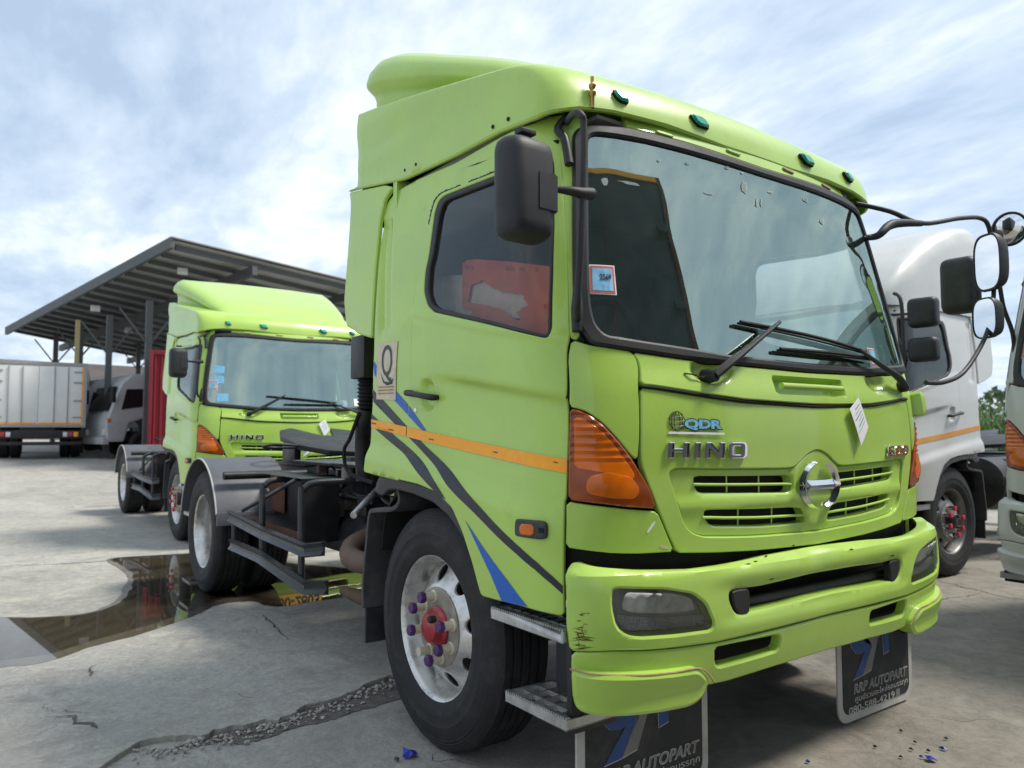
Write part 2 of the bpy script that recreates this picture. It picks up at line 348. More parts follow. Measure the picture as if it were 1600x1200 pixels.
def mesh_poly(outer, holes, fn, thick, rnd, h, grid):
    """triangulate a 2D outline with holes, lift with fn(uv, offset); rounded rim of width rnd and a skirt of depth thick"""
    loops = [resample(outer, h)]+[resample(x, h) for x in holes]
    if area(loops[0]) < 0: loops[0] = loops[0][::-1]
    for i in range(1, len(loops)):
        if area(loops[i]) > 0: loops[i] = loops[i][::-1]
    rims = loops; ins = []
    for i, L in enumerate(loops):
        a = L-np.roll(L, 1, 0); b = np.roll(L, -1, 0)-L
        na = np.stack([-a[:, 1], a[:, 0]], -1); nb = np.stack([-b[:, 1], b[:, 0]], -1)
        na /= np.linalg.norm(na, axis=1, keepdims=True)+1e-12; nb /= np.linalg.norm(nb, axis=1, keepdims=True)+1e-12
        n = na+nb; k = 2.0/np.maximum((n*n).sum(1), 0.8); ins.append(L+n*k[:, None]*rnd)
    V = []; E = []
    for L in ins:
        b = len(V); V += [tuple(p) for p in L]; E += [(b+i, b+(i+1) % len(L)) for i in range(len(L))]
    lo = outer.min(0); hi = outer.max(0)
    gx, gy = np.meshgrid(np.arange(lo[0], hi[0], grid), np.arange(lo[1], hi[1], grid)); gx = gx+(np.arange(gx.shape[0]) % 2)[:, None]*grid*0.5
    G = np.stack([gx.ravel(), gy.ravel()], -1); ok = inside(G, ins[0])
    for L in ins[1:]: ok &= ~inside(G, L)
    G = G[ok]
    if len(G):
        allp = np.concatenate(ins); keep = np.ones(len(G), bool)
        for i in range(0, len(G), 400):
            d = ((G[i:i+400, None]-allp[None])**2).sum(-1).min(1); keep[i:i+400] = d > (grid*0.45)**2
        V += [tuple(p) for p in G[keep]]
    vo, eo, fo, _, _, _ = delaunay_2d_cdt([Vector(v) for v in V], E, [], 0, 1e-7)
    vo = np.array([(v.x, v.y) for v in vo]); F = np.array([f for f in fo if len(f) == 3])
    cen = vo[F].mean(1); ok = inside(cen, ins[0])
    for L in ins[1:]: ok &= ~inside(cen, L)
    F = F[ok]
    top = fn(vo, np.zeros(len(vo))); verts = [tuple(p) for p in top]; faces = [tuple(f) for f in F]
    # rim loops
    key = {(round(a, 5), round(b, 5)): i for i, (a, b) in enumerate(vo)}
    for Lr, Li in zip(rims, ins):
        idx = []
        for p in Li:
            k = (round(p[0], 5), round(p[1], 5))
            if k in key: idx.append(key[k])
            else: idx.append(int(((vo-p)**2).sum(1).argmin()))
        ring = fn(Lr, np.full(len(Lr), -rnd*0.7)); b1 = len(verts); verts += [tuple(p) for p in ring]
        low = fn(Lr, np.full(len(Lr), -thick)); b2 = len(verts); verts += [tuple(p) for p in low]; n = len(Lr)
        for i in range(n):
            j = (i+1) % n
            if idx[i] != idx[j]: faces.append((idx[i], b1+i, b1+j, idx[j]))
            else: faces.append((idx[i], b1+i, b1+j))
            faces.append((b1+i, b2+i, b2+j, b1+j))
    return verts, faces
def raw_mesh(name, verts, faces, m, parent, smooth=30, flip=False):
    me = bpy.data.meshes.new(name); me.from_pydata(verts, [], [f[::-1] for f in faces] if flip else faces); me.validate()
    for p in me.polygons: p.use_smooth = True
    if smooth: me.set_sharp_from_angle(angle=math.radians(smooth))
    return link(name, me, m, parent)
def patch(name, surf, loop, m, parent, holes=(), off=0.0, thick=0.02, rnd=0.004, h=0.02, grid=0.04, disp=None, mirror=False, sm=1, trace_off=None, sz=False):
    """panel on a curved surface from an outline in photo pixels (or s,z when sz)"""
    to = off if trace_off is None else trace_off
    def get(L):
        L = np.array(L, float) if sz else surf.trace(L, to)
        return chaikin(L, sm) if sm else L
    o = get(loop); H = [get(x) for x in holes]
    if mirror: o = o*[-1, 1]; H = [x*[-1, 1] for x in H]
    def fn(uv, d):
        dd = off+d
        if disp is not None: dd = dd+disp(uv*[-1, 1] if mirror else uv)
        return surf.P(uv[:, 0], uv[:, 1], dd)
    v, f = mesh_poly(o, H, fn, thick, rnd, h, grid)
    return raw_mesh(name, v, f, m, parent)
def sym(surf, half, off=0.0):
    """half outline in pixels from the top middle round the driver's side to the bottom middle -> closed symmetric s,z loop"""
    L = surf.trace(half, off); L = L[L[:, 0] < -0.012]
    e0 = L[0]+(L[0]-L[1])*(-L[0, 0]/(L[0, 0]-L[1, 0])); e1 = L[-1]+(L[-1]-L[-2])*(-L[-1, 0]/(L[-1, 0]-L[-2, 0]))
    L = np.concatenate([[[0, (L[0, 1]+e0[1])/2]], L, [[0, (L[-1, 1]+e1[1])/2]]])
    return np.concatenate([L, L[1:-1][::-1]*[-1, 1]])
class Flat:
    """flat stand-in for Surf: axis 0 = plane x = v (s is y), axis 1 = plane y = v (s is x)"""
    def __init__(self, axis, v, sign): self.axis, self.v, self.sign = axis, v, sign
    def P(self, s, z, off=0.0):
        s = np.asarray(s, float); z = np.asarray(z, float); c = self.v+self.sign*np.asarray(off)+0*s
        return np.stack([c, s, z+0*s], -1) if self.axis == 0 else np.stack([s, c, z+0*s], -1)
    def inv(self, px, off=0.0):
        p = on_plane(px, self.axis, self.v); return np.array([p[1-self.axis], p[2]])
    def trace(self, pts, off=0.0): return np.array([self.inv(p) for p in pts])
def mirrored(o, parent=None):
    """the same part on the other side of the truck (y -> -y), children included"""
    me = o.data.copy(); me.transform(Matrix.Scale(-1, 4, (0, 1, 0))); me.flip_normals()
    n = o.copy(); n.data = me; COL.objects.link(n); n.parent = parent or o.parent
    for ch in list(o.children):
        if ch.type == 'MESH': mirrored(ch, n)
    return n
def quad_mesh(me, surf, quad, off, thick, name, m, parent, sz=False, disp=None):
    """lay a flat mesh (text or drawing in xy) into a traced quad TL, TR, BR, BL on a surface; z of the mesh becomes relief"""
    q = np.array(quad, float) if sz else surf.trace(quad, off)
    co = np.array([v.co[:] for v in me.vertices]); lo, hi = co.min(0), co.max(0); u = (co[:, 0]-lo[0])/(hi[0]-lo[0]+1e-9); w = (co[:, 1]-lo[1])/(hi[1]-lo[1]+1e-9)
    st = (q[0]*((1-u)*w)[:, None]+q[1]*(u*w)[:, None]+q[2]*(u*(1-w))[:, None]+q[3]*((1-u)*(1-w))[:, None])
    zz = (co[:, 2]-lo[2])/max(hi[2]-lo[2], 1e-9)*thick
    d = off+zz+(disp(st) if disp is not None else 0)
    P = surf.P(st[:, 0], st[:, 1], d)
    for v, p in zip(me.vertices, P): v.co = p
    me.update(); me.name = name
    return link(name, me, m, parent)
def text_on(s, surf, quad, off, thick, name, m, parent, ext=0.05, bevel=0.0, shear=0.0, offset=0.0, space=1.0, sz=False, disp=None):
    return quad_mesh(text_mesh(s, 1.0, ext, bevel, shear, offset, space), surf, quad, off, thick, name, m, parent, sz, disp)
def clip(poly, a, b, keep):
    """keep the part of a pixel polygon on one side of the line a-b"""
    f = lambda p: ((b[0]-a[0])*(p[1]-a[1])-(b[1]-a[1])*(p[0]-a[0]))*keep; out = []
    for i in range(len(poly)):
        p, q = poly[i], poly[(i+1) % len(poly)]; fp, fq = f(p), f(q)
        if fp >= 0: out.append(p)
        if (fp >= 0) != (fq >= 0): t = fp/(fp-fq); out.append((p[0]+(q[0]-p[0])*t, p[1]+(q[1]-p[1])*t))
    return out

# ================================================================ THE GREEN TRUCK
TR = empty('truck')
G = 'green_paint'
def part(name, me_fn, *a, **k): return me_fn(name, *a, **k)

# outlines in photo pixels -----------------------------------------------------
DOOR = [(882, 963), (820, 946), (759, 930), (755, 918), (745, 880), (730, 833), (713, 793), (688, 768), (660, 756), (629, 749), (634, 700), (639, 660), (641, 555), (644, 483), (651, 420), (653, 400), (661, 330), (670, 293), (676, 283), (688, 275), (778, 242), (862, 218), (872, 225), (877, 245), (881, 288), (887, 390), (889, 460), (891, 528), (886, 546), (885, 622), (885, 700), (884, 778), (881, 784), (881, 900)]
DWIN = [(853, 529), (760, 506), (679, 488), (668, 478), (662, 456), (664, 425), (670, 398), (679, 330), (685, 313), (694, 305), (775, 273), (856, 243), (864, 247), (866, 268), (866, 350), (864, 430), (862, 516), (859, 526)]
DGL = [(849, 522), (760, 500), (683, 481), (674, 474), (669, 456), (671, 420), (677, 395), (686, 335), (692, 318), (700, 311), (775, 282), (852, 252), (859, 256), (860, 275), (860, 350), (858, 430), (856, 512), (854, 520)]
CSIDE = [(630, 751), (636, 700), (640.5, 660), (642.5, 555), (645.5, 483), (652.5, 420), (654.5, 400), (662.5, 330), (671.5, 294), (677, 285), (688.5, 277.5), (778, 244.5), (861, 220.5), (870.5, 227), (875.5, 246), (879.5, 288), (885.5, 390), (887.5, 460), (889.5, 528),
         (905, 531), (907, 500), (897, 480), (895, 300), (894, 215), (900, 203), (914, 197), (913, 180), (880, 178), (835, 192), (778, 216), (712, 254), (650, 281), (618, 300), (606, 315), (599, 335), (591, 417), (584, 555), (580, 660), (579, 690), (574, 737), (600, 744)]
CUP = [(893, 531), (924, 540), (988, 549.5), (996, 565), (998, 580), (997, 601), (998.5, 694), (996, 719), (986, 711), (967, 687), (943, 661), (919, 644), (905, 639), (889.5, 635), (888, 560)]
CLOW = [(885, 784), (980, 796), (1027, 799.5), (1040, 830), (1053, 862), (1000, 865), (960, 864.5), (884, 855)]
LAMP = [(890, 638), (905, 641), (919, 647), (943, 664), (967, 690), (986, 714), (1002, 741), (1017, 766), (1026, 795), (980, 792), (930, 786), (888, 781), (888, 700)]
WS_OUT = [(1279, 294), (1250, 284), (1160, 253), (1070, 223), (980, 200), (930, 196), (914, 196), (900, 203), (894, 215), (895, 300), (896, 440), (897, 478), (904, 510), (924, 539), (988, 549), (1064, 560), (1160, 571), (1240, 579), (1290, 584)]
WS_IN = [(1279, 306), (1250, 296), (1160, 265), (1070, 238), (1010, 223), (960, 214), (930, 211), (920, 215), (918, 230), (919, 330), (921, 457), (924, 485), (930, 508), (945, 524), (1002, 533), (1074, 544), (1138, 555), (1244, 566), (1290, 570)]
COWL = [(1290, 585.5), (1240, 580.5), (1160, 572.5), (1064, 561.5), (989, 550.5), (998, 565), (1001, 580), (1000, 601), (1022, 603), (1097, 615), (1160, 624), (1240, 630), (1290, 634)]
HOOD = [(1290, 638.5), (1240, 635), (1160, 629), (1097, 620), (1022, 608), (1001.5, 606), (1002, 650), (1002, 694), (1003, 725), (1013, 755), (1030, 798), (1045, 835), (1059, 864), (1120, 863), (1180, 860), (1275, 848)]
GRILLE = [(1290, 702), (1276, 703), (1270, 704.5), (1263, 708.5), (1256, 715), (1250, 722), (1242, 729), (1232, 731.5), (1180, 732), (1120, 732), (1057, 731), (1048, 736), (1046, 742), (1057, 780), (1069, 819), (1081, 833), (1101, 839), (1140, 839), (1180, 838), (1275, 828)]
BUM_UP = [(1275, 855), (1207, 867), (1174, 874), (1140, 880), (1080, 888), (1000, 890), (930, 886), (893, 879), (884, 884), (882, 905), (884, 980), (889, 1017), (960, 1017), (1017, 1016), (1060, 1012), (1120, 1004), (1180, 990), (1290, 962)]
BUM_LO = [(1290, 965), (1180, 994), (1120, 1007), (1060, 1015), (1017, 1019), (960, 1020), (892, 1020), (891, 1044), (895, 1075), (930, 1084), (1000, 1085), (1060, 1080), (1117, 1070), (1140, 1065), (1207, 1044), (1290, 1020)]
SPOIL = [(891, 1047), (930, 1055), (1000, 1056), (1052, 1052), (1094, 1046), (1114, 1066), (1111, 1076), (1096, 1097), (1079, 1106), (1035, 1114.5), (982, 1120.5), (930, 1120), (904, 1113), (893, 1098)]
HEADL = [(957, 924), (964, 919), (1040, 921), (1084, 928), (1104, 944), (1117, 975), (1112, 985), (1060, 992), (1000, 996), (980, 993), (964, 980), (957, 950)]
OPENING = [(1275, 897), (1252, 902), (1194, 916), (1149, 922), (1143, 928), (1144, 942), (1153, 960), (1162, 962), (1196, 954), (1241, 943), (1280, 932)]
SLOT = [(1119, 1013), (1140, 1008), (1180, 1000), (1218, 992.5), (1222, 996), (1218, 1017), (1180, 1029), (1140, 1040), (1124, 1044), (1119, 1038)]
FBOT = [(545, 299), (600, 287), (631, 280), (712, 242), (778, 206), (835, 184), (877, 172), (905, 169), (930, 171), (959, 175), (1040, 196), (1130, 229), (1220, 266)]
FLOWER = [(537, 470), (545, 301), (600, 289), (613, 292), (600, 312), (593, 345), (585, 430), (580, 528), (560, 522), (540, 508)]

# line-based relief of the door skin -------------------------------------------
def linez(pts):
    q = CAB.trace(pts); q = q[np.argsort(q[:, 0])]
    return lambda s: np.interp(s, q[:, 0], q[:, 1])
cre = linez([(661, 580), (760, 597), (887, 618)]); flare = linez([(578, 694), (640, 710), (740, 745), (870, 792)]); belt = linez([(644, 488), (760, 512), (893, 530)])
s_rear = CAB.inv((661, 580))[0]; s_front = CAB.inv((887, 618))[0]
def sstep(a, b, x): t = np.clip((x-a)/(b-a), 0, 1); return t*t*(3-2*t)
def door_disp(uv):
    s, z = uv[:, 0], uv[:, 1]; d = z-cre(s); A = sstep(s_rear-0.02, s_rear+0.35, s)
    r = -0.022*A*sstep(0.004, -0.035, d)*(1-sstep(-0.1, -0.5, d))
    f = z-flare(s); r = r+0.022*sstep(0.01, -0.07, f)*sstep(s_front+0.05, s_front-0.35, s)-0.0*s
    b = z-belt(s); r = r+0.007*np.exp(-(b/0.02)**2)
    hp = HANDLE; r = r-0.022*sstep(1.0, 0.55, np.sqrt(((s-hp[0])/0.058)**4+((z-hp[1])/0.075)**4)**0.5)
    dent = 0.004*np.sin(5*s+2*z)*np.sin(4*z-3*s); return r+dent*0.4
HANDLE = CAB.inv((668, 617))
def side_disp(uv):
    s, z = uv[:, 0], uv[:, 1]; f = z-flare(s); r = 0.022*sstep(0.01, -0.07, f)
    q = PRESS; u = (s-np.interp(z, q[:, 1], q[:, 0]))
    zz = sstep(q[0, 1]-0.0, q[0, 1]-0.05, z)*sstep(q[1, 1], q[1, 1]+0.05, z)
    return r-0.016*zz*sstep(0.062, 0.038, np.abs(u))+0.005*zz*sstep(0.036, 0.02, np.abs(u))*sstep(q[0, 1]-0.05, q[0, 1]-0.1, z)
PRESS = CAB.trace([(618, 330), (601, 525)])

# cab panels --------------------------------------------------------------------
door = patch('door', CAB, DOOR, G, TR, holes=[DWIN], grid=0.013, disp=door_disp, h=0.018)
patch('window_frame', CAB, DWIN, 'frame_rubber', door, holes=[DGL], off=0.003, rnd=0.006, thick=0.03)
glass = patch('window_glass', CAB, DGL, 'door_glass', door, off=-0.012, trace_off=0, thick=0.002, rnd=0.001)
cside = patch('cab_side_panel', CAB, CSIDE, G, TR, grid=0.02, h=0.018, disp=side_disp, sm=1)
cup = patch('corner_panel', CAB, CUP, G, TR, grid=0.03, thick=0.03)
clow = patch('corner_panel', CAB, CLOW, G, TR, grid=0.03, thick=0.03)
# amber lamp: lens with ribs, darker lower bowl
def lamp_disp(uv):
    z = uv[:, 1]; zl, zh = LZ
    rib = 0.0025*np.sin((z-zl)*2*PI/0.026)*(z > zl+(zh-zl)*0.42)
    return rib+0.012*np.exp(-((uv[:, 0]-LC[0])/0.09)**2-((z-LC[1])/0.055)**2)
LZ = (CAB.inv((900, 780))[1], CAB.inv((900, 645))[1]); LC = CAB.inv((952, 757))
lens = patch('corner_lamp', CAB, LAMP, 'amber_dark', TR, off=0.006, grid=0.006, h=0.012, disp=lamp_disp, thick=0.04, rnd=0.006)
LIN = [(896, 650), (915, 656), (938, 672), (960, 696), (978, 720), (992, 744), (985, 750), (940, 738), (897, 730)]
patch('lens_panel', CAB, LIN, 'amber', lens, off=0.0075, trace_off=0.006, grid=0.006, h=0.012, disp=lamp_disp, thick=0.002, rnd=0.001)
LBO = [(918, 745), (950, 737), (985, 745), (1000, 765), (992, 780), (950, 778), (915, 770)]
patch('lens_bowl', CAB, LBO, 'amber', lens, off=0.008, trace_off=0.006, grid=0.01, disp=lamp_disp, thick=0.002, rnd=0.001, sm=2)
# windscreen
wso = sym(CAB, WS_OUT); wsi = sym(CAB, WS_IN)
ws_frame = patch('windscreen_seal', CAB, wso, 'frame_rubber', TR, holes=[wsi], sz=True, off=0.010, rnd=0.010, thick=0.05, h=0.03, sm=2)
ws = patch('windscreen', CAB, wsi, 'windshield_glass', TR, sz=True, off=-0.004, thick=0.002, rnd=0.001, grid=0.05, h=0.04, sm=2)
# cowl with wiper pockets and grab-handle recess
zc1 = CAB.inv((1260, 600)); WP = CAB.inv((1112, 585))
def cowl_disp(uv):
    s, z = uv[:, 0], uv[:, 1]; a = np.abs(s)
    r = 0.012*sstep(0.0, 1.0, (CT-z)/(CT-CB))
    r = r-0.030*sstep(1.0, 0.5, np.sqrt(((a-abs(WP[0]))/0.115)**2+((z-WP[1]-0.012)/0.055)**2))
    r = r-0.050*sstep(0.25, 0.20, a)*sstep(GZ-0.036, GZ-0.028, z)*sstep(GZ+0.04, GZ+0.03, z)
    return r
CT, CB = CAB.inv((1240, 581))[1], CAB.inv((1240, 632))[1]; GZ = CAB.inv((1270, 605))[1]
cowl = patch('cowl_panel', CAB, sym(CAB, COWL), G, TR, sz=True, grid=0.011, h=0.015, disp=cowl_disp, thick=0.04)
hood = patch('front_panel', CAB, sym(CAB, HOOD), G, TR, sz=True, holes=[chaikin(sym(CAB, GRILLE), 1)], grid=0.035, thick=0.03,
             disp=lambda uv: 0.012*np.exp(-((uv[:, 1]-CAB.inv((1059, 864))[1])/0.03)**2)*0+0.003*np.sin(uv[:, 0]*5+1)*np.sin(uv[:, 1]*6))
SEAL = CAB.trace([(1001, 604), (1022, 606), (1060, 611.5), (1097, 617.5), (1160, 626.5), (1240, 632.5), (1268, 635)])
SEAL = np.concatenate([SEAL, SEAL[::-1]*[-1, 1]])
tube('seal_strip', [CAB.P(a, b, 0.002) for a, b in SEAL], 0.006, 'gap_black', TR, seg=8)
# grille: recessed panel with four slots, bars in each
SL = [[(1088, 748), (1094, 744), (1160, 744), (1236, 743), (1240, 748), (1240, 766), (1234, 770), (1160, 771), (1100, 771), (1092, 766)],
      [(1103, 800), (1110, 797), (1180, 796), (1252, 793), (1256, 797), (1262, 814), (1256, 818), (1190, 823), (1120, 823), (1110, 818)]]
gsl = [CAB.trace(x) for x in SL]; gsl = gsl+[x[::-1]*[-1, 1] for x in gsl]
GM = CAB.inv((1190, 784))[1]
def grille_disp(uv):
    z = uv[:, 1]; e = 0.010*np.exp(-((z-GM)/0.028)**2)
    r = np.hypot(uv[:, 0], z-EM[1]); return -0.014+e+0.012*sstep(0.19, 0.15, r)
EM = CAB.inv((1279, 757))
grille = patch('grille', CAB, sym(CAB, GRILLE), G, TR, sz=True, holes=gsl, grid=0.014, h=0.012, thick=0.045, rnd=0.007, disp=grille_disp)
for L in gsl:
    s0, s1 = L[:, 0].min(), L[:, 0].max(); z0, z1 = L[:, 1].min(), L[:, 1].max()
    zs = lambda s, w: np.mean([z0, z1])+w
    zmid = lambda s: np.mean([np.interp(s, *zip(*sorted([(p[0], p[1]) for p in L if p[1] > (z0+z1)/2]))), np.interp(s, *zip(*sorted([(p[0], p[1]) for p in L if p[1] <= (z0+z1)/2])))])
    tube('slat', [CAB.P(s, zmid(s), -0.012) for s in np.linspace(s0-0.005, s1+0.005, 12)], 0.0055, G, grille, seg=8)
    for k in (1, 2):
        s = s0+(s1-s0)*k/3; tube('bar', [CAB.P(s, zmid(s)-0.045, -0.028), CAB.P(s, zmid(s)+0.045, -0.028)], 0.003, G, grille, seg=6, smooth=False)
# dark liner behind all gaps of the cab front and sides
bs = lambda px: CAB.inv(px)
liner = [(-1.75, 1.02), (-1.75, 1.50), (-1.2, 1.45), (-0.98, 1.56), (0, 1.56), (0.98, 1.56), (1.2, 1.45), (1.75, 1.50), (1.75, 1.02), (1.32, 0.78), (0, 0.78), (-1.32, 0.78)]
patch('cab_liner', CAB, liner, 'gap_black', TR, sz=True, off=-0.055, thick=0.002, rnd=0.001, sm=0, grid=0.08)
# bumper
def bum_disp(uv):
    s, z = uv[:, 0], uv[:, 1]; zt = np.interp(np.abs(s), [0, 0.5, 1.0, 1.4], BT)
    r = -0.026*sstep(zt-0.026, zt+0.004, z)
    r = r-0.012*np.exp(-((s+0.10)/0.07)**2)*sstep(zt-0.16, zt-0.02, z)+0.005*np.exp(-((s-0.05)/0.09)**2)*sstep(zt-0.16, zt, z)
    r = r-0.012*sstep(1.0, 0.7, np.abs(s)/0.72)*sstep(OZ[0]-0.05, OZ[0], z)*sstep(OZ[1]+0.05, OZ[1], z)
    return r
BT = [BUM.inv(p)[1] for p in ((1275, 855), (1140, 880), (960, 889), (886, 882))]; OZ = (BUM.inv((1200, 952))[1], BUM.inv((1200, 915))[1])
HX = BUM.inv((985, 955))[0]; hl = BUM.trace(HEADL); opn = sym(BUM, OPENING); slot = BUM.trace(SLOT)
bumper = patch('bumper', BUM, sym(BUM, BUM_UP), G, TR, sz=True, holes=[hl, hl[::-1]*[-1, 1], opn], grid=0.013, h=0.016, thick=0.05, rnd=0.008, disp=bum_disp)
valance = patch('bumper_valance', BUM, sym(BUM, BUM_LO), G, TR, sz=True, holes=[slot, slot[::-1]*[-1, 1]], off=-0.004, grid=0.03, h=0.016, thick=0.04, rnd=0.007)
for mi in (False, True):
    sp = patch('bumper_spoiler', BUM, SPOIL, G, TR, off=0.030, thick=0.07, rnd=0.014, grid=0.03, h=0.016, mirror=mi, sm=2, disp=lambda uv: -0.008*np.exp(-((uv[:, 1]-0.47)/0.02)**2))
    # headlight: bowl, reflector, ribbed glass
    hd = patch('headlamp', BUM, hl, 'box_frame', TR, sz=True, off=-0.055, thick=0.004, rnd=0.002, mirror=mi, sm=1)
    rf = [(975, 925), (1050, 927), (1082, 934), (1096, 948), (1102, 958), (1060, 962), (1000, 961), (976, 955)]
    patch('reflector', BUM, rf, 'reflector', hd, off=-0.034, trace_off=-0.01, thick=0.004, rnd=0.004, mirror=mi, grid=0.008, disp=lambda uv: 0.010*np.sin((uv[:, 0])*2*PI/0.05)*0.25+0.55*(uv[:, 1]-0.745), sm=2)
    rf2 = [(966, 962), (1000, 966), (1060, 967), (1106, 962), (1112, 974), (1106, 981), (1060, 987), (1000, 990), (982, 988), (970, 978)]
    patch('reflector', BUM, rf2, 'box_frame', hd, off=-0.034, trace_off=-0.01, thick=0.004, rnd=0.004, mirror=mi, grid=0.008, sm=2, disp=lambda uv: 0.003*np.sin((uv[:, 0])*2*PI/0.012))
    patch('lamp_glass', BUM, hl, 'lamp_glass', hd, sz=True, off=-0.008, thick=0.003, rnd=0.002, mirror=mi, grid=0.004 if not mi else 0.02, h=0.01, disp=lambda uv: 0.0016*np.sin(uv[:, 0]*2*PI/0.009)*sstep(HX+0.075, HX+0.05, uv[:, 0])*(uv[:, 1] < 5) if True else None)
for o_ in (door, cside, cup, clow, lens): mirrored(o_)
# header above the windscreen, roof skin, back wall, floor
top = [p for p in wso if p[1] > 2.2 and abs(p[0]) < 0.97]; top = sorted(top, key=lambda p: p[0])
header = [(p[0], p[1]+0.004) for p in top]+[(p[0]*1.0, 2.585) for p in top[::-1]]
patch('roof_header', CAB, header, G, TR, sz=True, grid=0.05, thick=0.02, sm=0)
for s in (-0.62, -0.2, 0.22, 0.6): patch('header_clip', CAB, [(s-.045, 2.505), (s+.045, 2.500), (s+.045, 2.514), (s-.045, 2.519)], 'foam_tape' if s > 0 else G, TR, sz=True, off=0.008, thick=0.01, rnd=0.003, sm=1)
bm = bmesh.new(); add_box(bm, -0.52, 0.74, -1.0, 1.0, 2.565, 2.585); finish(bm, 'cab_roof', G, TR)
bm = bmesh.new(); add_box(bm, -0.50, -0.46, -1.10, 1.10, 1.02, 2.57); finish(bm, 'cab_back_wall', G, TR)
bm = bmesh.new(); add_box(bm, -0.455, -0.445, -1.06, 1.06, 1.05, 2.55); finish(bm, 'cab_back_trim', 'interior', TR)
bm = bmesh.new(); add_box(bm, -0.50, 0.62, -1.045, 1.045, 2.53, 2.545); add_box(bm, 0.6201, 0.74, -0.86, 0.86, 2.53, 2.545); add_box(bm, -0.48, 0.52, -1.05, -1.046, 2.40, 2.545); add_box(bm, -0.48, 0.52, 1.046, 1.05, 2.40, 2.545); finish(bm, 'headliner', 'interior_light', TR)
bm = bmesh.new(); add_box(bm, -0.45, 0.88, -1.0, 1.0, 1.06, 1.10); finish(bm, 'cab_floor', 'gap_black', TR)
# interior
bm = bmesh.new()
prof = [(0.90, 1.10), (0.90, 1.50), (0.80, 1.545), (0.58, 1.50), (0.50, 1.35), (0.55, 1.10)]
for (a, b) in zip(prof, prof[1:]):
    bm.faces.new([bm.verts.new((a[0], -0.93, a[1])), bm.verts.new((a[0], 0.93, a[1])), bm.verts.new((b[0], 0.93, b[1])), bm.verts.new((b[0], -0.93, b[1]))])
dash = finish(bm, 'dashboard', 'interior', TR)
box('centre_console', 0.30, 0.56, -0.18, 0.22, 1.12, 1.40, 'seat_fabric', dash, 0.03); box('papers', 0.62, 0.80, -0.30, -0.08, 1.562, 1.568, 'paper', dash, 0)
for k in range(3): box('air_vent', 0.60, 0.72, 0.05+0.25*k, 0.20+0.25*k, 1.545, 1.58, 'black_plastic', dash, 0.006)
box('instrument_hood', 0.50, 0.72, -0.85, -0.38, 1.50, 1.585, 'interior', dash, 0.03)
box('dash_tray', 0.70, 0.92, 0.0, 0.8, 1.555, 1.585, 'interior_light', dash, 0.01)
def seat(y):
    bm = bmesh.new(); add_box(bm, -0.15, 0.32, y-0.25, y+0.25, 1.30, 1.45); add_box(bm, -0.30, -0.16, y-0.25, y+0.25, 1.40, 2.05); add_box(bm, -0.30, -0.20, y-0.13, y+0.13, 2.07, 2.25)
    finish(bm, 'seat', 'seat_fabric', TR, bevel=0.035, seg=3)
seat(-0.62); seat(0.62)
# steering wheel, tilted
bm = bmesh.new(); Msw = Matrix.Translation((0.42, -0.62, 1.67)) @ Matrix.Rotation(math.radians(-62), 4, 'Y')
t_ = [(0.225*math.cos(a), 0.225*math.sin(a), 0) for a in np.linspace(0, 2*PI, 41)]
add_tube(bm, t_, 0.016, 8, smooth=False)
for a in (0.2, PI-0.2, PI*1.5): add_tube(bm, [(0, 0, -0.03), (0.22*math.cos(a), 0.22*math.sin(a), 0)], 0.018, 6, smooth=False)
add_lathe(bm, [(0.001, 0.01), (0.06, 0.01), (0.07, -0.05), (0.05, -0.30)], 16, 'z')
bmesh.ops.transform(bm, matrix=Msw, verts=bm.verts); finish(bm, 'steering_wheel', 'black_plastic', TR)
# orange sheet just inside the door glass, torn open; a cream card on the seats shows through the tear
IN = Flat(1, -1.02, -1); IN2 = Flat(1, -1.005, -1)
tear = [(700, 466), (712, 456), (728, 446), (740, 444), (752, 438), (760, 444), (768, 449), (782, 455), (800, 458), (815, 459), (818, 468), (824, 474), (826, 477), (815, 482), (808, 488), (815, 498), (808, 500), (795, 492), (780, 484), (770, 480), (750, 476), (730, 474), (726, 474), (712, 473)]
q_ = random.Random(4); tear = [(p[0]+q_.uniform(-2, 2), p[1]+q_.uniform(-1.5, 1.5)) for p in resample(np.array(tear, float), 5)]
shp = [(722, 412), (730, 406), (745, 405), (800, 409), (866, 417), (864, 528), (840, 524), (764, 504), (732, 496), (740, 484), (722, 482)]
bd = patch('orange_board', IN, shp, 'board_orange', TR, holes=[[p for p in tear if p[0] > 727]], thick=0.003, rnd=0.001, grid=0.1, h=0.01, sm=0)
patch('cream_card', IN2, [(690, 430), (850, 430), (850, 500), (690, 490)], 'board_cream', bd, thick=0.004, rnd=0.001, sm=0, grid=0.1)
for k, (x0, w) in enumerate(((728, 5), (737, 3), (790, 14), (812, 8), (836, 5))): patch('board_print', IN, [(x0, 414+k), (x0+w, 415+k), (x0+w, 421+k), (x0, 420+k)], 'red_print', bd, off=0.003, thick=0.001, rnd=0.0005, sm=0)
# black strip added behind the door gap so it reads dark
gap = [(635, 700), (640, 655), (641.8, 555), (645, 483), (652, 420), (662, 331), (671, 293), (677, 284), (688, 276.5), (778, 243.5), (862, 219.5), (871, 226), (876.5, 246), (880.5, 288), (886.5, 390), (888.5, 460), (890.5, 528), (886.5, 546), (886, 622)]
sl_ = tube('door_gap_strip', [CAB.P(*CAB.inv(p), -0.010) for p in gap], 0.0075, 'gap_black', TR, seg=8, n=3); mirrored(sl_)

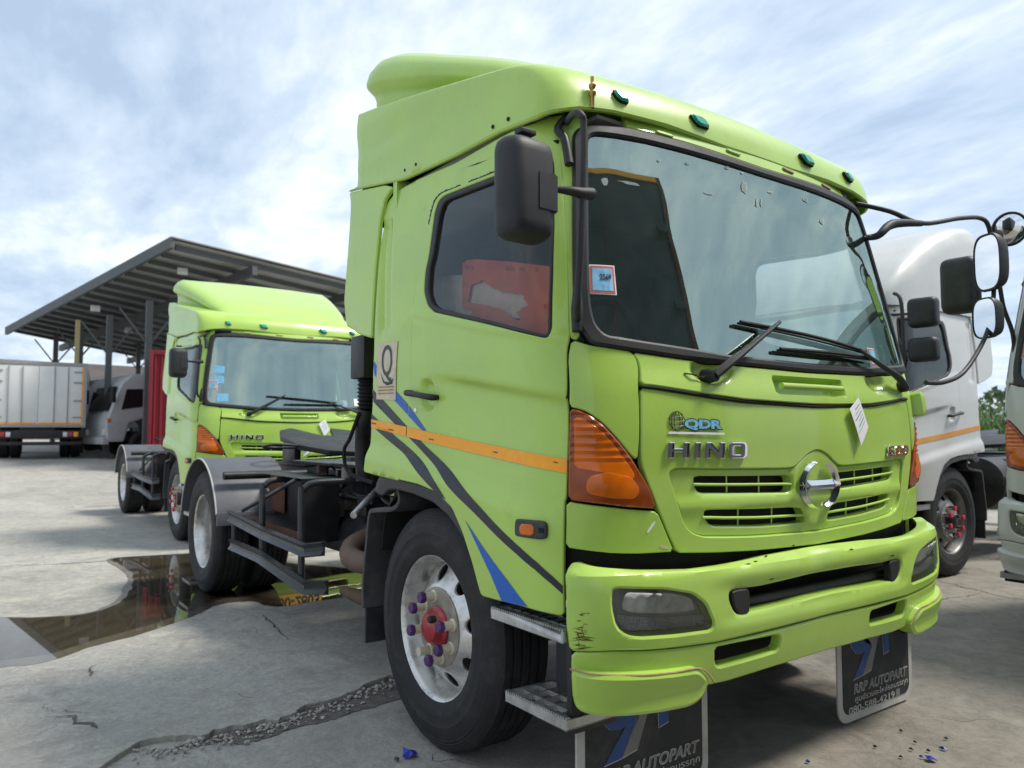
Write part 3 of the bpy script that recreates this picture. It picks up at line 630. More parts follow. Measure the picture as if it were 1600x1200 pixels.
# ---------------- roof fairing
def s_at_x(v, x):
    cx = FAIR.cx+FAIR.xf(v); i = np.where(cx > x)[0]
    return -np.interp(-x, -cx, FAIR.cs) if len(i) else 0.0
fb = FAIR.trace(FBOT); fb = fb[fb[:, 0] < -0.05]; XR = -0.93
rear = [(s_at_x(v, XR), v) for v in np.linspace(fb[0, 1], 4.40, 14)]
half = [(0, 4.425)]+[tuple(r) for r in rear[::-1]]+[tuple(p) for p in fb]+[(0, fb[-1, 1])]
fl = np.array(half); fl = np.concatenate([fl, fl[1:-1][::-1]*[-1, 1]])
fairing = patch('roof_fairing', FAIR, fl, G, TR, sz=True, thick=0.018, rnd=0.008, grid=0.045, h=0.03, sm=0, disp=lambda uv: 0.004*np.sin(uv[:, 0]*3)*np.sin(uv[:, 1]*4))
flo = patch('side_fairing', FAIR, FLOWER, G, TR, thick=0.02, rnd=0.008, grid=0.04); mirrored(flo)
# inner black edge strip behind the rear rim
bm = bmesh.new(); add_box(bm, -0.91, -0.90, -1.08, 1.08, 2.45, 3.00); finish(bm, 'fairing_back', 'black_plastic', fairing)
# raised dome
bm = bmesh.new(); rows = []
for x, zt, wd, zl in [tuple(r) for r in crspline([(0.60, 2.77, 0.78, 2.72), (0.45, 2.865, 0.83, 2.79), (0.22, 2.99, 0.90, 2.87), (-0.02, 3.10, 0.95, 2.96), (-0.28, 3.205, 1.00, 3.05), (-0.52, 3.305, 1.04, 3.12), (-0.70, 3.37, 1.06, 3.17), (-0.82, 3.39, 1.07, 3.20), (-0.90, 3.365, 1.065, 3.215), (-0.935, 3.30, 1.05, 3.215)], 3)]:
    h = zt-zl; zr = 2.70+(0.5-x)*0.18
    half_ = [(0, zt), (wd*0.45, zt-0.004), (wd*0.75, zt-0.012*h/0.15), (wd-0.10, zt-0.10*h), (wd-0.045, zt-0.28*h), (wd-0.012, zt-0.55*h), (wd, zt-0.85*h), (wd-0.008, zl), (wd-0.05, zl-0.03), (wd-0.062, zl-0.06), (wd-0.065, zr)]
    rows.append([(x, -y, z) for y, z in half_[::-1]]+[(x, y, z) for y, z in half_[1:]])
V = [[bm.verts.new(p) for p in r] for r in rows]
for a, b in zip(V, V[1:]):
    for i in range(len(a)-1): bm.faces.new((a[i], a[i+1], b[i+1], b[i]))
bm.faces.new(V[-1]); finish(bm, 'fairing_dome', G, fairing, 80)
for px in ((960, 145), (1089, 186), (1198, 227)):
    c = FAIR.inv(px)
    wl = 0.72 if px[0] == 960 else 1.0
    if px[0] == 960: c = FAIR.inv((966, 147))
    if px[0] == 1198: c = FAIR.inv((1089, 186))*[-1, 1]
    for cc in ([c, c*[-1, 1]] if px[0] == 960 else [c]):
        cc = cc-[0, 0.02]; L = [(cc[0]-0.06*wl, cc[1]+0.024), (cc[0]+0.025*wl, cc[1]+0.024), (cc[0]+0.06*wl, cc[1]-0.024), (cc[0]-0.025*wl, cc[1]-0.024)]
        b_ = patch('marker_lamp', FAIR, L, 'gap_black', fairing, sz=True, off=0.012, thick=0.014, rnd=0.004, sm=1)
        patch('lens', FAIR, [(cc[0]+(p[0]-cc[0])*0.90, cc[1]+(p[1]-cc[1])*0.84) for p in L], 'teal_lens', b_, sz=True, off=0.022, thick=0.012, rnd=0.006, sm=1)
for px in ((770, 198), (794, 186), (650, 257), (633, 266)):
    c = FAIR.inv(px); r = 0.009
    patch('bolt_hole', FAIR, [(c[0]+r*math.cos(a), c[1]+r*math.sin(a)) for a in np.linspace(0, 2*PI, 12, endpoint=False)], 'gap_black', fairing, sz=True, off=0.003, thick=0.003, rnd=0.001, sm=0)
# brass finial
pf = CAB.P(*CAB.inv((918, 178))); pt = pf+np.array([0.05, -0.02, 0.03])
zz = pt[2]; lathe('finial', [(0.001, zz-0.03), (0.008, zz-0.03), (0.008, zz+0.012), (0.015, zz+0.022), (0.016, zz+0.030), (0.009, zz+0.040), (0.015, zz+0.049), (0.016, zz+0.057), (0.007, zz+0.068), (0.007, zz+0.090), (0.001, zz+0.091)], 'brass', TR, 14, 'z', (pt[0], pt[1], 0))

# ---------------- side graphics
E0, E1 = (642, 555), (635, 700)          # rear edge of the door
def decal(name, poly, m, off=0.0022, both=True):
    for keep, dsp, ln in ((1, side_disp, ((641.2, 555), (634.2, 700))), (-1, door_disp, ((642.6, 555), (635.6, 700)))):
        q = clip(poly, ln[0], ln[1], keep)
        if len(q) >= 3: patch(name, CAB, q, m, cside if keep == 1 else door, off=off, trace_off=0, thick=0.001, rnd=0.0005, sm=0, grid=0.02, h=0.02, disp=dsp)
def band(up, lo): return [tuple(p) for p in crspline(up, 4)]+[tuple(p) for p in crspline(lo, 4)]
decal('stripe', band([(582, 608), (605, 632), (634, 664), (660, 691), (690, 720), (722, 753), (760, 794), (800, 836), (880, 915)], [(880, 928), (794, 846), (750, 802), (714, 767), (684, 731), (650, 694), (613, 658), (584, 628)]), 'stripe_black')
decal('stripe', band([(581, 647), (596, 661), (616, 680), (640, 700), (662, 721), (682, 745), (704, 780)], [(696, 775), (678, 758), (655, 733), (632, 709), (606, 687), (590, 673), (581, 663)]), 'stripe_black')
decal('stripe', band([(584, 564), (600, 588), (621, 613), (640, 635), (667, 673)], [(660, 672), (639, 650), (619, 628), (600, 610), (585, 584)]), 'stripe_blue')
decal('stripe', [(735, 813), (762, 853), (800, 905), (829, 947), (792, 938), (775, 897), (755, 855)], 'stripe_blue')
decal('reflective_tape', [(581, 655), (639, 667.5), (733, 689), (860, 714), (884, 718), (884, 740), (860, 735), (733, 707), (639, 683), (581, 668)], 'orange_tape', off=0.004)
for px in ((585, 661), (612, 671), (675, 686), (770, 706), (865, 722)):
    decal('tape_print', [(px[0]-3, px[1]-1), (px[0]+4, px[1]+0.5), (px[0]+4, px[1]+2), (px[0]-3, px[1]+0.5)], 'stripe_black', off=0.006)
stk = patch('sticker', CAB, [(592, 538), (622.5, 533), (619, 625), (589, 624)], 'sticker_cream', cside, off=0.004, trace_off=0, thick=0.001, rnd=0.0005, sm=0, disp=side_disp)
text_on('Q', CAB, [(597, 540), (614, 538), (612, 596), (597, 598)], 0.0055, 0.001, 'sticker_letter', 'dark_print', stk, disp=side_disp)
patch('sticker_swash', CAB, [(596, 583), (602, 596), (609, 597), (616, 591), (614, 600), (606, 602), (600, 598)], 'dark_print', stk, off=0.0055, trace_off=0, thick=0.001, rnd=0.0005, sm=0, disp=side_disp)
for k, y in enumerate((604, 609, 614)): patch('sticker_print', CAB, [(592, y), (616, y-1), (616, y+1), (592, y+2)], 'foam_tape', stk, off=0.0055, trace_off=0, thick=0.001, rnd=0.0005, sm=0, disp=side_disp)
# door handle, lock, side repeater lamp
ha, hb = CAB.P(*CAB.inv((644, 614)), 0.028), CAB.P(*CAB.inv((682, 621)), 0.026)
bm = bmesh.new(); add_tube(bm, [CAB.P(*CAB.inv((645, 614)), -0.01), ha, (ha+hb)/2+np.array([0, -0.008, 0.001]), hb, CAB.P(*CAB.inv((682, 621)), -0.01)], [0.012, 0.014, 0.012, 0.014, 0.011], 10)
bmesh.ops.scale(bm, vec=(1, 1, 1), verts=bm.verts); hnd = finish(bm, 'door_handle', 'black_plastic', door)
lk = CAB.inv((650, 641)); patch('lock', CAB, [(lk[0]+0.011*math.cos(a), lk[1]+0.011*math.sin(a)) for a in np.linspace(0, 2*PI, 14, endpoint=False)], 'chrome', door, sz=True, off=0.006, thick=0.006, rnd=0.003, sm=0)
mirrored(hnd, None).parent = TR
rp = patch('side_repeater', CAB, [(812, 812), (816, 810), (850, 813), (858, 817), (858, 840), (852, 842), (814, 837), (811, 833)], 'grey_plastic', door, off=0.024, trace_off=0.0, thick=0.03, rnd=0.006, sm=1, disp=None)
patch('repeater_lens', CAB, [(814, 818), (836, 819.5), (836, 837), (814, 835)], 'amber', rp, off=0.029, trace_off=0.02, thick=0.006, rnd=0.003, sm=1)
patch('repeater_cavity', CAB, [(843, 824), (851, 825), (851, 833), (843, 832)], 'gap_black', rp, off=0.026, trace_off=0.02, thick=0.002, rnd=0.001, sm=0)

# ---------------- front badges
def block_text(parts, t=0.22):
    V = []; F = []
    for o_, hs in parts:
        v, f = mesh_poly(np.array(o_, float), [np.array(h_, float) for h_ in hs], lambda uv, d: np.stack([uv[:, 0], uv[:, 1], t+d], -1), t, 0.045, 0.2, 5.0)
        F += [tuple(i+len(V) for i in f_) for f_ in f]; V += v
    me = bpy.data.meshes.new('letters'); me.from_pydata(V, [], F); return me
def rr(x0, x1, y0, y1, r): return [(cx+r*math.cos(a), cy+r*math.sin(a)) for cx, cy, a0 in ((x1-r, y0+r, -PI/2), (x1-r, y1-r, 0), (x0+r, y1-r, PI/2), (x0+r, y0+r, PI)) for a in np.linspace(a0, a0+PI/2, 5)]
HINO_ = [([(0, 0), (.36, 0), (.36, .38), (.94, .38), (.94, 0), (1.30, 0), (1.30, 1), (.94, 1), (.94, .62), (.36, .62), (.36, 1), (0, 1)], []), ([(1.66, 0), (2.02, 0), (2.02, 1), (1.66, 1)], []),
         ([(2.38, 0), (2.72, 0), (2.72, .55), (3.32, 0), (3.66, 0), (3.66, 1), (3.32, 1), (3.32, .45), (2.72, 1), (2.38, 1)], []), (rr(4.0, 5.3, 0, 1, .26), [rr(4.34, 4.96, .25, .75, .12)])]
quad_mesh(block_text(HINO_), CAB, [(1043, 691), (1166, 691), (1165, 716.5), (1042, 716)], 0.001, 0.010, 'badge_lettering', 'chrome', hood)
FACE_ = [([(.06, .06), (.30, .06), (.30, .44), (1.0, .44), (1.0, .06), (1.24, .06), (1.24, .94), (1.0, .94), (1.0, .56), (.30, .56), (.30, .94), (.06, .94)], []), ([(1.72, .06), (1.96, .06), (1.96, .94), (1.72, .94)], []),
         ([(2.44, .06), (2.66, .06), (2.66, .69), (3.34, .06), (3.60, .06), (3.60, .94), (3.38, .94), (3.38, .31), (2.70, .94), (2.44, .94)], []), (rr(4.06, 5.24, .06, .94, .22), [rr(4.28, 5.02, .19, .81, .14)])]
quad_mesh(block_text(FACE_), CAB, [(1044.4, 692.5), (1164.6, 692.5), (1163.6, 715), (1043.4, 714.5)], 0.0105, 0.0012, 'badge_face', 'letter_grey', hood)
if False: text_on('HINO', CAB, [(1043, 691), (1166, 691), (1165, 716.5), (1042, 716)], 0.002, 0.010, 'badge_lettering', 'chrome', hood, ext=0.05, bevel=0.012, offset=0.045, space=1.25)
text_on('500', CAB, (lambda q: [q[0], q[1], q[2], q[3]])(CAB.trace([(1384, 696.5), (1417, 694.5), (1416, 711.5), (1384, 714.5)])), 0.002, 0.008, 'badge_lettering', 'chrome', hood, ext=0.05, bevel=0.012, offset=0.03, sz=True)
text_on('500', CAB, (lambda q: [q[0], q[1], q[2], q[3]])(CAB.trace([(1384.5, 698), (1416, 696), (1415.5, 710.5), (1384.5, 713)])), 0.0105, 0.001, 'badge_face', 'amber_dark', hood, ext=0.05, offset=0.01, sz=True)
QDR = []
QDR.append(text_on('QDR', CAB, [(1068, 653), (1130, 655), (1130, 675), (1068, 674)], 0.002, 0.0015, 'logo_outline', 'stripe_black', hood, offset=0.085))
QDR.append(text_on('QDR', CAB, [(1069.5, 654.5), (1128, 656.5), (1128, 673), (1069.5, 672)], 0.004, 0.001, 'logo_lettering', 'sky_print', hood, offset=0.05))
QDR.append(patch('logo_band', CAB, [(1044, 674.5), (1131, 676.5), (1131, 679.5), (1044, 678)], 'paper', hood, off=0.003, trace_off=0, thick=0.001, rnd=0.0004, sm=0))
gc = CAB.inv((1057, 658)); ru = abs(CAB.inv((1069, 658))[0]-gc[0]); rw = abs(CAB.inv((1057, 643))[1]-gc[1])
bm = bmesh.new()
def gl(pts): add_tube(bm, [CAB.P(gc[0]+a*ru, gc[1]+b*rw, 0.003) for a, b in pts], 0.0014, 5, smooth=False)
cc_ = np.linspace(0, 2*PI, 25)
gl([(math.cos(a), math.sin(a)) for a in cc_])
for k in (0.35, 0.75): gl([(k*math.cos(a)+0.1*math.sin(a), math.sin(a)) for a in np.linspace(PI/2, PI*1.5, 12)]); gl([(k*math.cos(a)+0.1*math.sin(a), math.sin(a)) for a in np.linspace(-PI/2, PI/2, 12)])
for k in (-0.5, 0, 0.5): gl([(x*math.sqrt(1-k*k), k+0.12*(x*x-0.5)) for x in np.linspace(-1, 1, 9)])
QDR.append(finish(bm, 'logo_globe', 'stripe_black', hood))
# emblem: ring cut at top and bottom, waisted bar
ez = EM[1]
def emb(u, v, d): return CAB.P(u*1.42, ez+v, 0.010+d)
er = abs(CAB.inv((1279, 719))[1]-ez)
bm = bmesh.new()
for sg in (-1, 1):
    pts = [(sg*er*0.98*math.cos(a), er*math.sin(a)) for a in np.linspace(-PI/2+0.26, PI/2-0.26, 22)]
    V2 = []
    for i, (a, b) in enumerate(pts):
        w = 0.010+0.010*math.sin(PI*i/21); n = np.array([a, b])/math.hypot(a, b)
        V2.append([bm.verts.new(emb(a-n[0]*w*k2, b-n[1]*w*k2, d)) for k2, d in ((-0.1, 0), (0.5, 0.014), (1.2, 0.006), (1.5, 0))])
    for p, q in zip(V2, V2[1:]):
        for i in range(3): bm.faces.new((p[i], p[i+1], q[i+1], q[i]) if sg > 0 else (p[i], q[i], q[i+1], p[i+1]))
nb = 16; V2 = []
for k in range(nb+1):
    u = -er*0.93+2*er*0.93*k/nb; hw = 0.018+0.020*(abs(u)/er)**4
    V2.append([bm.verts.new(emb(u, v, d)) for v, d in ((hw, 0), (0.0, 0.013), (-hw, 0))])
for p, q in zip(V2, V2[1:]):
    for i in range(2): bm.faces.new((p[i], q[i], q[i+1], p[i+1]))
finish(bm, 'emblem', 'chrome', grille, 60)
# grab bar in the cowl recess, cardboard tag on it
tube('grab_handle', [CAB.P(s, GZ-0.004, 0.010) for s in np.linspace(-0.21, 0.21, 9)], 0.0135, G, cowl, seg=10)
TG = CAB.trace([(1334, 622), (1349, 668), (1338, 697), (1320, 640)])
tagp = patch('price_tag', CAB, TG, 'paper', TR, sz=True, off=0.022, thick=0.001, rnd=0.0005, sm=0)
for k in range(6):
    t0 = 0.16+0.12*k; A_ = TG[0]+(TG[1]-TG[0])*t0*0.9; D_ = TG[3]+(TG[2]-TG[3])*t0*0.9; a_, d_ = A_+(D_-A_)*0.15, A_+(D_-A_)*(0.6+0.25*((k*7) % 3)/2)
    patch('tag_writing', CAB, [a_, d_, d_-[0, 0.004], a_-[0, 0.004]], 'sky_print' if k % 2 else 'letter_grey', tagp, sz=True, off=0.0235, thick=0.0005, rnd=0.0002, sm=0)
for L_, m_ in (([(1010, 831), (1012, 834), (1024, 817), (1022, 814)], 'paper'), ([(1029, 851), (1033, 857), (1046, 858), (1040, 853)], 'sticker_cream')): patch('paint_chip', CAB, L_, m_, clow, off=0.0015, trace_off=0, thick=0.001, rnd=0.0003, sm=1)
qc_ = random.Random(21)
for seg_, w_ in (([(671, 352), (677, 326), (682, 313), (691, 303), (706, 296.5), (722, 290)], 1.1), ([(733, 285.5), (752, 278), (774, 269)], 1.0)):
    e_ = crspline(seg_, 12); up_ = [(p[0]-1.2-qc_.uniform(0.1, w_)*1.6, p[1]-1.0-qc_.uniform(0.1, w_)*1.6) for p in e_]; up_[0] = tuple(e_[0]); up_[-1] = tuple(e_[-1])
    patch('paint_chip', CAB, up_+[(p[0]-0.6, p[1]-0.5) for p in e_[::-1][1:-1]], 'frame_rubber', door, off=0.0015, trace_off=0, thick=0.001, rnd=0.0002, sm=0, h=0.01)
for c_ in ((1186, 876), (1205, 868), (1174, 880), (1208, 905), (1330, 858), (1398, 868), (1250, 852)):
    patch('paint_chip', BUM, [(c_[0]-qc_.uniform(2, 6), c_[1]+1), (c_[0], c_[1]-1), (c_[0]+qc_.uniform(2, 5), c_[1]+qc_.uniform(-1, 1)), (c_[0], c_[1]+1.5)], 'gap_black', bumper, off=0.0012, trace_off=0, thick=0.001, rnd=0.0003, sm=0, disp=bum_disp)
tube('tag_string', [CAB.P(*CAB.inv((1333, 612)), 0.02), CAB.P(*CAB.inv((1333, 623)), 0.023)], 0.0012, 'paper', tagp, seg=5, smooth=False)
# wipers
def wiper(pivot, elbow, tip0, tip1, w_parent):
    c = CAB.inv(pivot); e = CAB.inv(elbow); a, b = CAB.inv(tip0), CAB.inv(tip1)
    bm = bmesh.new(); P0 = CAB.P(*c, 0.012); P1 = CAB.P(*(c*0.75+e*0.25), 0.045); P2 = CAB.P(*e, 0.040)
    add_lathe(bm, [(0.001, 0.03), (0.022, 0.028), (0.026, 0.0), (0.026, -0.03)], 14, 'x', (P0[0], P0[1], P0[2]))
    add_tube(bm, [P0+np.array([0.02, 0, 0]), P1, P1*0.6+P2*0.4, P2], [0.018, 0.017, 0.012, 0.007], 8)
    o = finish(bm, 'wiper', 'black_plastic', TR)
    bm = bmesh.new(); add_tube(bm, [CAB.P(*(a+(b-a)*t), 0.022+0.012*math.sin(PI*t)) for t in np.linspace(0, 1, 9)], 0.0075, 6, smooth=False)
    add_tube(bm, [CAB.P(*(a+(b-a)*t), 0.008) for t in np.linspace(0, 1, 9)], 0.005, 6, smooth=False); finish(bm, 'wiper_blade', 'gap_black', o)
wiper((1106, 589), (1206, 508), (1150, 506), (1345, 552), TR)
pr = CAB.inv((1106, 589))*[-1, 1]
wiper((1404, 606), (1330, 551), (1212, 548), (1358, 563), TR)
tube('washer_hose', [CAB.P(*CAB.inv(p), d) for p, d in (((1104, 591), 0.02), (1090, 588) and ((1092, 591), 0.012), ((1080, 587), 0.014), ((1068, 584), 0.004))], 0.003, 'gap_black', TR, seg=6)
# windscreen papers
for q, m_ in (([(920, 413), (960, 415), (964, 461), (921, 459)], 'red_print'), ([(1355, 543), (1366, 545), (1372, 573), (1361, 572)], 'red_print')):
    s_ = patch('windscreen_sticker', CAB, q, 'paper', ws, off=-0.001, trace_off=0, thick=0.0008, rnd=0.0003, sm=0)
    qc = np.mean(q, 0); patch('sticker_border', CAB, [tuple(qc+(np.array(p)-qc)*0.92) for p in q], m_, s_, off=0.0005, trace_off=0, thick=0.0005, rnd=0.0002, sm=0)
    patch('sticker_face', CAB, [tuple(qc+(np.array(p)-qc)*0.76) for p in q], 'sky_print', s_, off=0.0015, trace_off=0, thick=0.0005, rnd=0.0002, sm=0)
text_on('2569', CAB, [(937, 427), (955, 429), (955, 438), (937, 437)], 0.0028, 0.0004, 'sticker_year', 'stripe_black', ws, offset=0.02)
# scraps of old film on the glass
rr = random.Random(3)
for px, w, h_ in (((1163, 293), 12, 24), ((1108, 302), 16, 4), ((945, 282), 10, 14), ((1075, 255), 8, 5), ((1183, 318), 4, 14), ((1190, 318), 3, 13), ((1137, 262), 9, 6), ((1205, 300), 8, 5), ((1160, 270), 5, 4), ((1260, 312), 10, 8), ((1285, 345), 7, 14), ((1030, 250), 6, 6), ((985, 286), 40, 6)):
    n_ = 7; L = [(px[0]+w*rr.uniform(.5, 1.1)*math.cos(a)*0.6, px[1]+h_*rr.uniform(.4, 1.1)*math.sin(a)*0.6+0.3*w*math.cos(a)*0.3) for a in np.linspace(0, 2*PI, n_, endpoint=False)]
    patch('film_scrap', CAB, L, 'film_glass', ws, off=-0.0015, trace_off=0, thick=0.0005, rnd=0.0002, sm=0)
# rusty scrapes on the bumper corner
for k in range(46):
    c = (rr.gauss(909, 6), 1018-abs(rr.gauss(0, 22)) if k < 38 else rr.uniform(925, 1040)); l = rr.uniform(3, 12)*(1 if k < 38 else 0.6); a = rr.gauss(0.05, 0.14) if k % 6 else rr.gauss(1.2, .3); w = rr.uniform(0.4, 1.0)
    dx, dy = math.cos(a)*l, math.sin(a)*l; L = [(c[0]-dx, c[1]-dy), (c[0], c[1]-w), (c[0]+dx, c[1]+dy), (c[0]+rr.uniform(-2, 2), c[1]+w)]
    if min(p[0] for p in L) < 890 or max(p[1] for p in L) > 1015: continue
    patch('rust_scrape', BUM, L, 'scrape_rust', bumper, off=0.0012, trace_off=0, thick=0.001, rnd=0.0003, sm=0, disp=bum_disp)
# foam strip above each spoiler, blinds in the bumper opening, dark inside
for mi in (1, -1):
    q = BUM.trace([(891, 1045), (930, 1053), (1000, 1054.5), (1052, 1050.5), (1095, 1044.5), (1116, 1066)], 0.02)*[mi, 1]
    tube('foam_strip', [BUM.P(a, b, 0.022) for a, b in q], 0.0032, 'foam_tape', TR, seg=6)
    patch('opening_blind', BUM, [(1143, 926), (1150, 921), (1172, 919), (1172, 960), (1156, 961), (1148, 950)], 'black_plastic', bumper, off=-0.012, trace_off=-0.012, thick=0.03, rnd=0.006, mirror=(mi < 0))
bm = bmesh.new()
for s0, s1 in ((-1.25, 1.25),):
    for k in range(20):
        a, b = s0+(s1-s0)*k/20, s0+(s1-s0)*(k+1)/20
        bm.faces.new([bm.verts.new(BUM.P(x, z, -0.12)) for x, z in ((a, 0.46), (b, 0.46), (b, 0.98), (a, 0.98))])
finish(bm, 'bumper_liner', 'gap_black', TR)
tube('bumper_beam', [BUM.P(s, 0.70, -0.09) for s in np.linspace(-0.7, 0.7, 9)], 0.028, 'chassis_black', TR, seg=8)
# side end of cab below the door: black return behind the bumper

# ---------------- wheels
def lug_nuts(parent, r, n, h0, capm, bare=(), length=0.058, skip=()):
    for k in range(n):
        if k in skip: continue
        a = 2*PI*k/n+0.25; c = (r*math.cos(a), 0, r*math.sin(a)); bm = bmesh.new()
        add_lathe(bm, [(0.001, h0+0.01), (0.027, h0+0.01), (0.027, h0-0.006), (0.0195, h0-0.008), (0.0195, h0-length), (0.001, h0-length)], 12, 'y', c)
        nu = finish(bm, 'wheel_nut', 'nut_cream', parent, 40)
        if k in bare: continue
        bm = bmesh.new(); h1 = h0-length+0.006
        add_lathe(bm, [(0.001, h1), (0.0245, h1), (0.0245, h1-0.020), (0.020, h1-0.024), (0.001, h1-0.024)], 6, 'y', c)
        finish(bm, 'nut_cap', capm, nu, 0)
def tyre_mesh():
    g = 0.489; prof = [(0.285, 0.10), (0.30, 0.125), (0.36, 0.138), (0.43, 0.138), (0.475, 0.122), (0.492, 0.108)]
    tread = [(0.4985, 0.100), (0.5, 0.085), (0.5, 0.068), (g, 0.065), (g, 0.056), (0.5, 0.053), (0.5, 0.028), (g, 0.025), (g, 0.016), (0.5, 0.013), (0.5, -0.013), (g, -0.016), (g, -0.025), (0.5, -0.028), (0.5, -0.053), (g, -0.056), (g, -0.065), (0.5, -0.068), (0.5, -0.085), (0.4985, -0.100)]
    side = [(0.492, -0.108), (0.484, -0.116), (0.482, -0.1155), (0.474, -0.1225), (0.472, -0.1215), (0.462, -0.128), (0.459, -0.127), (0.448, -0.1335), (0.445, -0.1325), (0.43, -0.138), (0.395, -0.1405), (0.392, -0.139), (0.36, -0.1385), (0.345, -0.1375), (0.342, -0.136), (0.318, -0.131), (0.303, -0.124), (0.296, -0.112), (0.285, -0.10)]
    return prof+tread+side
def wheel(parent, c, left, front, capm='nut_purple', hubm='hub_red', detail=True):
    w = bpy.data.objects.new('wheel', None); COL.objects.link(w); w.parent = parent; w.location = c; w.rotation_euler = (0, 0, PI if left else 0)
    # the carrier mesh of a wheel is its rim; tyre and the rest hang below it
    rim_prof = [(0.262, 0.12), (0.285, 0.115), (0.262, 0.09), (0.262, -0.02), (0.268, -0.06), (0.283, -0.098), (0.285, -0.104), (0.292, -0.116), (0.300, -0.121), (0.306, -0.118), (0.307, -0.112), (0.300, -0.104)]
    bm = bmesh.new(); add_lathe(bm, rim_prof, 64)
    rim = finish(bm, 'rim', 'rim_metal', parent, 40); rim.location = c; rim.rotation_euler = (0, 0, PI if left else 0)
    bpy.data.objects.remove(w); w = rim
    bm = bmesh.new(); add_lathe(bm, tyre_mesh(), 72); finish(bm, 'tyre', 'rubber', w, 30)
    circ = lambda r, n, cx=0, cy=0: np.array([(cx+r*math.cos(a), cy+r*math.sin(a)) for a in np.linspace(0, 2*PI, n, endpoint=False)])
    nh = 8
    holes = [circ(0.034, 16, 0.222*math.cos(a), 0.222*math.sin(a)) for a in np.linspace(0, 2*PI, nh, endpoint=False)+0.18]
    hp = hermite([0.0, 0.15, 0.17, 0.19, 0.245, 0.27], [-0.098, -0.098, -0.095, -0.082, -0.042, -0.02]) if front else hermite([0.0, 0.15, 0.17, 0.19, 0.245, 0.27], [0.055, 0.055, 0.053, 0.04, 0.02, 0.005])
    fn = lambda uv, d: np.stack([uv[:, 0], hp(np.hypot(uv[:, 0], uv[:, 1]))-d, uv[:, 1]], -1)
    v, f = mesh_poly(circ(0.268, 60), holes+[circ(0.088, 30)], fn, 0.012, 0.003, 0.012, 0.02)
    raw_mesh('rim_disc', v, f, 'rim_metal', w, 45)
    if front:
        v, f = mesh_poly(circ(0.166, 40), [circ(0.085, 30)], lambda uv, d: np.stack([uv[:, 0], -0.0995-d*0.5+0*uv[:, 0], uv[:, 1]], -1), 0.002, 0.002, 0.012, 0.03); raw_mesh('hub_face', v, f, 'rim_dirty', w, 45)
        bm = bmesh.new(); add_lathe(bm, [(0.001, -0.160), (0.03, -0.158), (0.058, -0.150), (0.064, -0.135), (0.066, -0.118), (0.078, -0.114), (0.086, -0.108), (0.088, -0.06)], 28); finish(bm, 'hub_cap', hubm, w, 35)
        if detail: bm = bmesh.new(); add_lathe(bm, [(0.001, -0.172), (0.012, -0.171), (0.016, -0.165), (0.016, -0.14)], 6, 'y', (0.04, 0, 0.045)); finish(bm, 'hub_bolt', 'chassis_black', w, 20)
        lug_nuts(w, 0.1275, 8, -0.10, capm, bare=(5,) if capm == 'nut_purple' else (), skip=(1,) if capm == 'nut_purple' else ())
    else:
        bm = bmesh.new(); add_lathe(bm, [(0.001, -0.06), (0.06, -0.055), (0.075, 0.0), (0.09, 0.03), (0.09, 0.07)], 24); finish(bm, 'hub_cap', 'rim_dirty', w, 35)
        lug_nuts(w, 0.1275, 8, 0.05, 'rim_dirty', bare=range(8), length=0.03)
    bm = bmesh.new(); add_lathe(bm, [(0.001, 0.06), (0.24, 0.06), (0.262, 0.05)], 32); finish(bm, 'brake_drum', 'chassis_black', w)
    return w
WB = 3.848
FW = [wheel(TR, (0, -1.02, 0.5), False, True), wheel(TR, (0, 1.02, 0.5), True, True)]
for sg in (-1, 1):
    wheel(TR, (-WB, sg*1.023, 0.5), sg > 0, False)
    bm = bmesh.new(); add_lathe(bm, tyre_mesh(), 64, 'y', (-WB, sg*0.69, 0.5)); finish(bm, 'inner_tyre', 'rubber', TR, 30)
tube('front_axle', [(0, -0.95, 0.48), (0, -0.5, 0.40), (0, 0.5, 0.40), (0, 0.95, 0.48)], 0.055, 'chassis_black', TR)
tube('rear_axle', [(-WB, -0.95, 0.5), (-WB, -0.25, 0.5), (-WB, 0.25, 0.5), (-WB, 0.95, 0.5)], [0.07, 0.08, 0.17, 0.17, 0.08, 0.07], 'chassis_black', TR)

# ---------------- wheel arch trim, mudguard, housing
ARCH = [(586, 768), (590, 752), (594, 743), (612, 746), (629, 750.5), (660, 757.5), (688, 769.5), (712, 795), (729, 835), (744, 881), (757, 931), (754, 927), (741, 878), (724, 838), (702, 806), (677, 784), (645, 771), (622, 765), (608, 765), (598, 775)]
ar = patch('arch_trim', CAB, ARCH, 'grey_plastic', TR, off=0.016, trace_off=0.01, thick=0.05, rnd=0.006, grid=0.03, disp=None); mirrored(ar)
def sheet(name, path, y0, y1, t, m, parent, n=6, lip=0.0):
    P = crspline([(p[0], 0, p[1]) for p in path], n); bm = bmesh.new(); rows = []
    for i, p in enumerate(P):
        a = P[min(i+1, len(P)-1)]-P[max(i-1, 0)]; nrm = np.array([-a[2], 0, a[0]]); nrm /= np.linalg.norm(nrm)
        q = p+nrm*t; rows.append([bm.verts.new((p[0], y0, p[2])), bm.verts.new((p[0], y1, p[2])), bm.verts.new((q[0], y1, q[2])), bm.verts.new((q[0], y0, q[2]))])
    for a, b in zip(rows, rows[1:]):
        for i in range(4): bm.faces.new((a[i], a[(i+1) % 4], b[(i+1) % 4], b[i]))
    bm.faces.new(rows[0]); bm.faces.new(rows[-1][::-1]); return finish(bm, name, m, parent, 50, bevel=0.004)
SP = lambda px: tuple(on_plane(px, 1, -1.17)[[0, 2]])
mg_path = [SP((618, 764)), SP((621, 782)), SP((610, 792)), SP((584, 794)), SP((575, 802)), SP((570, 850)), SP((565, 910)), SP((565, 950))]
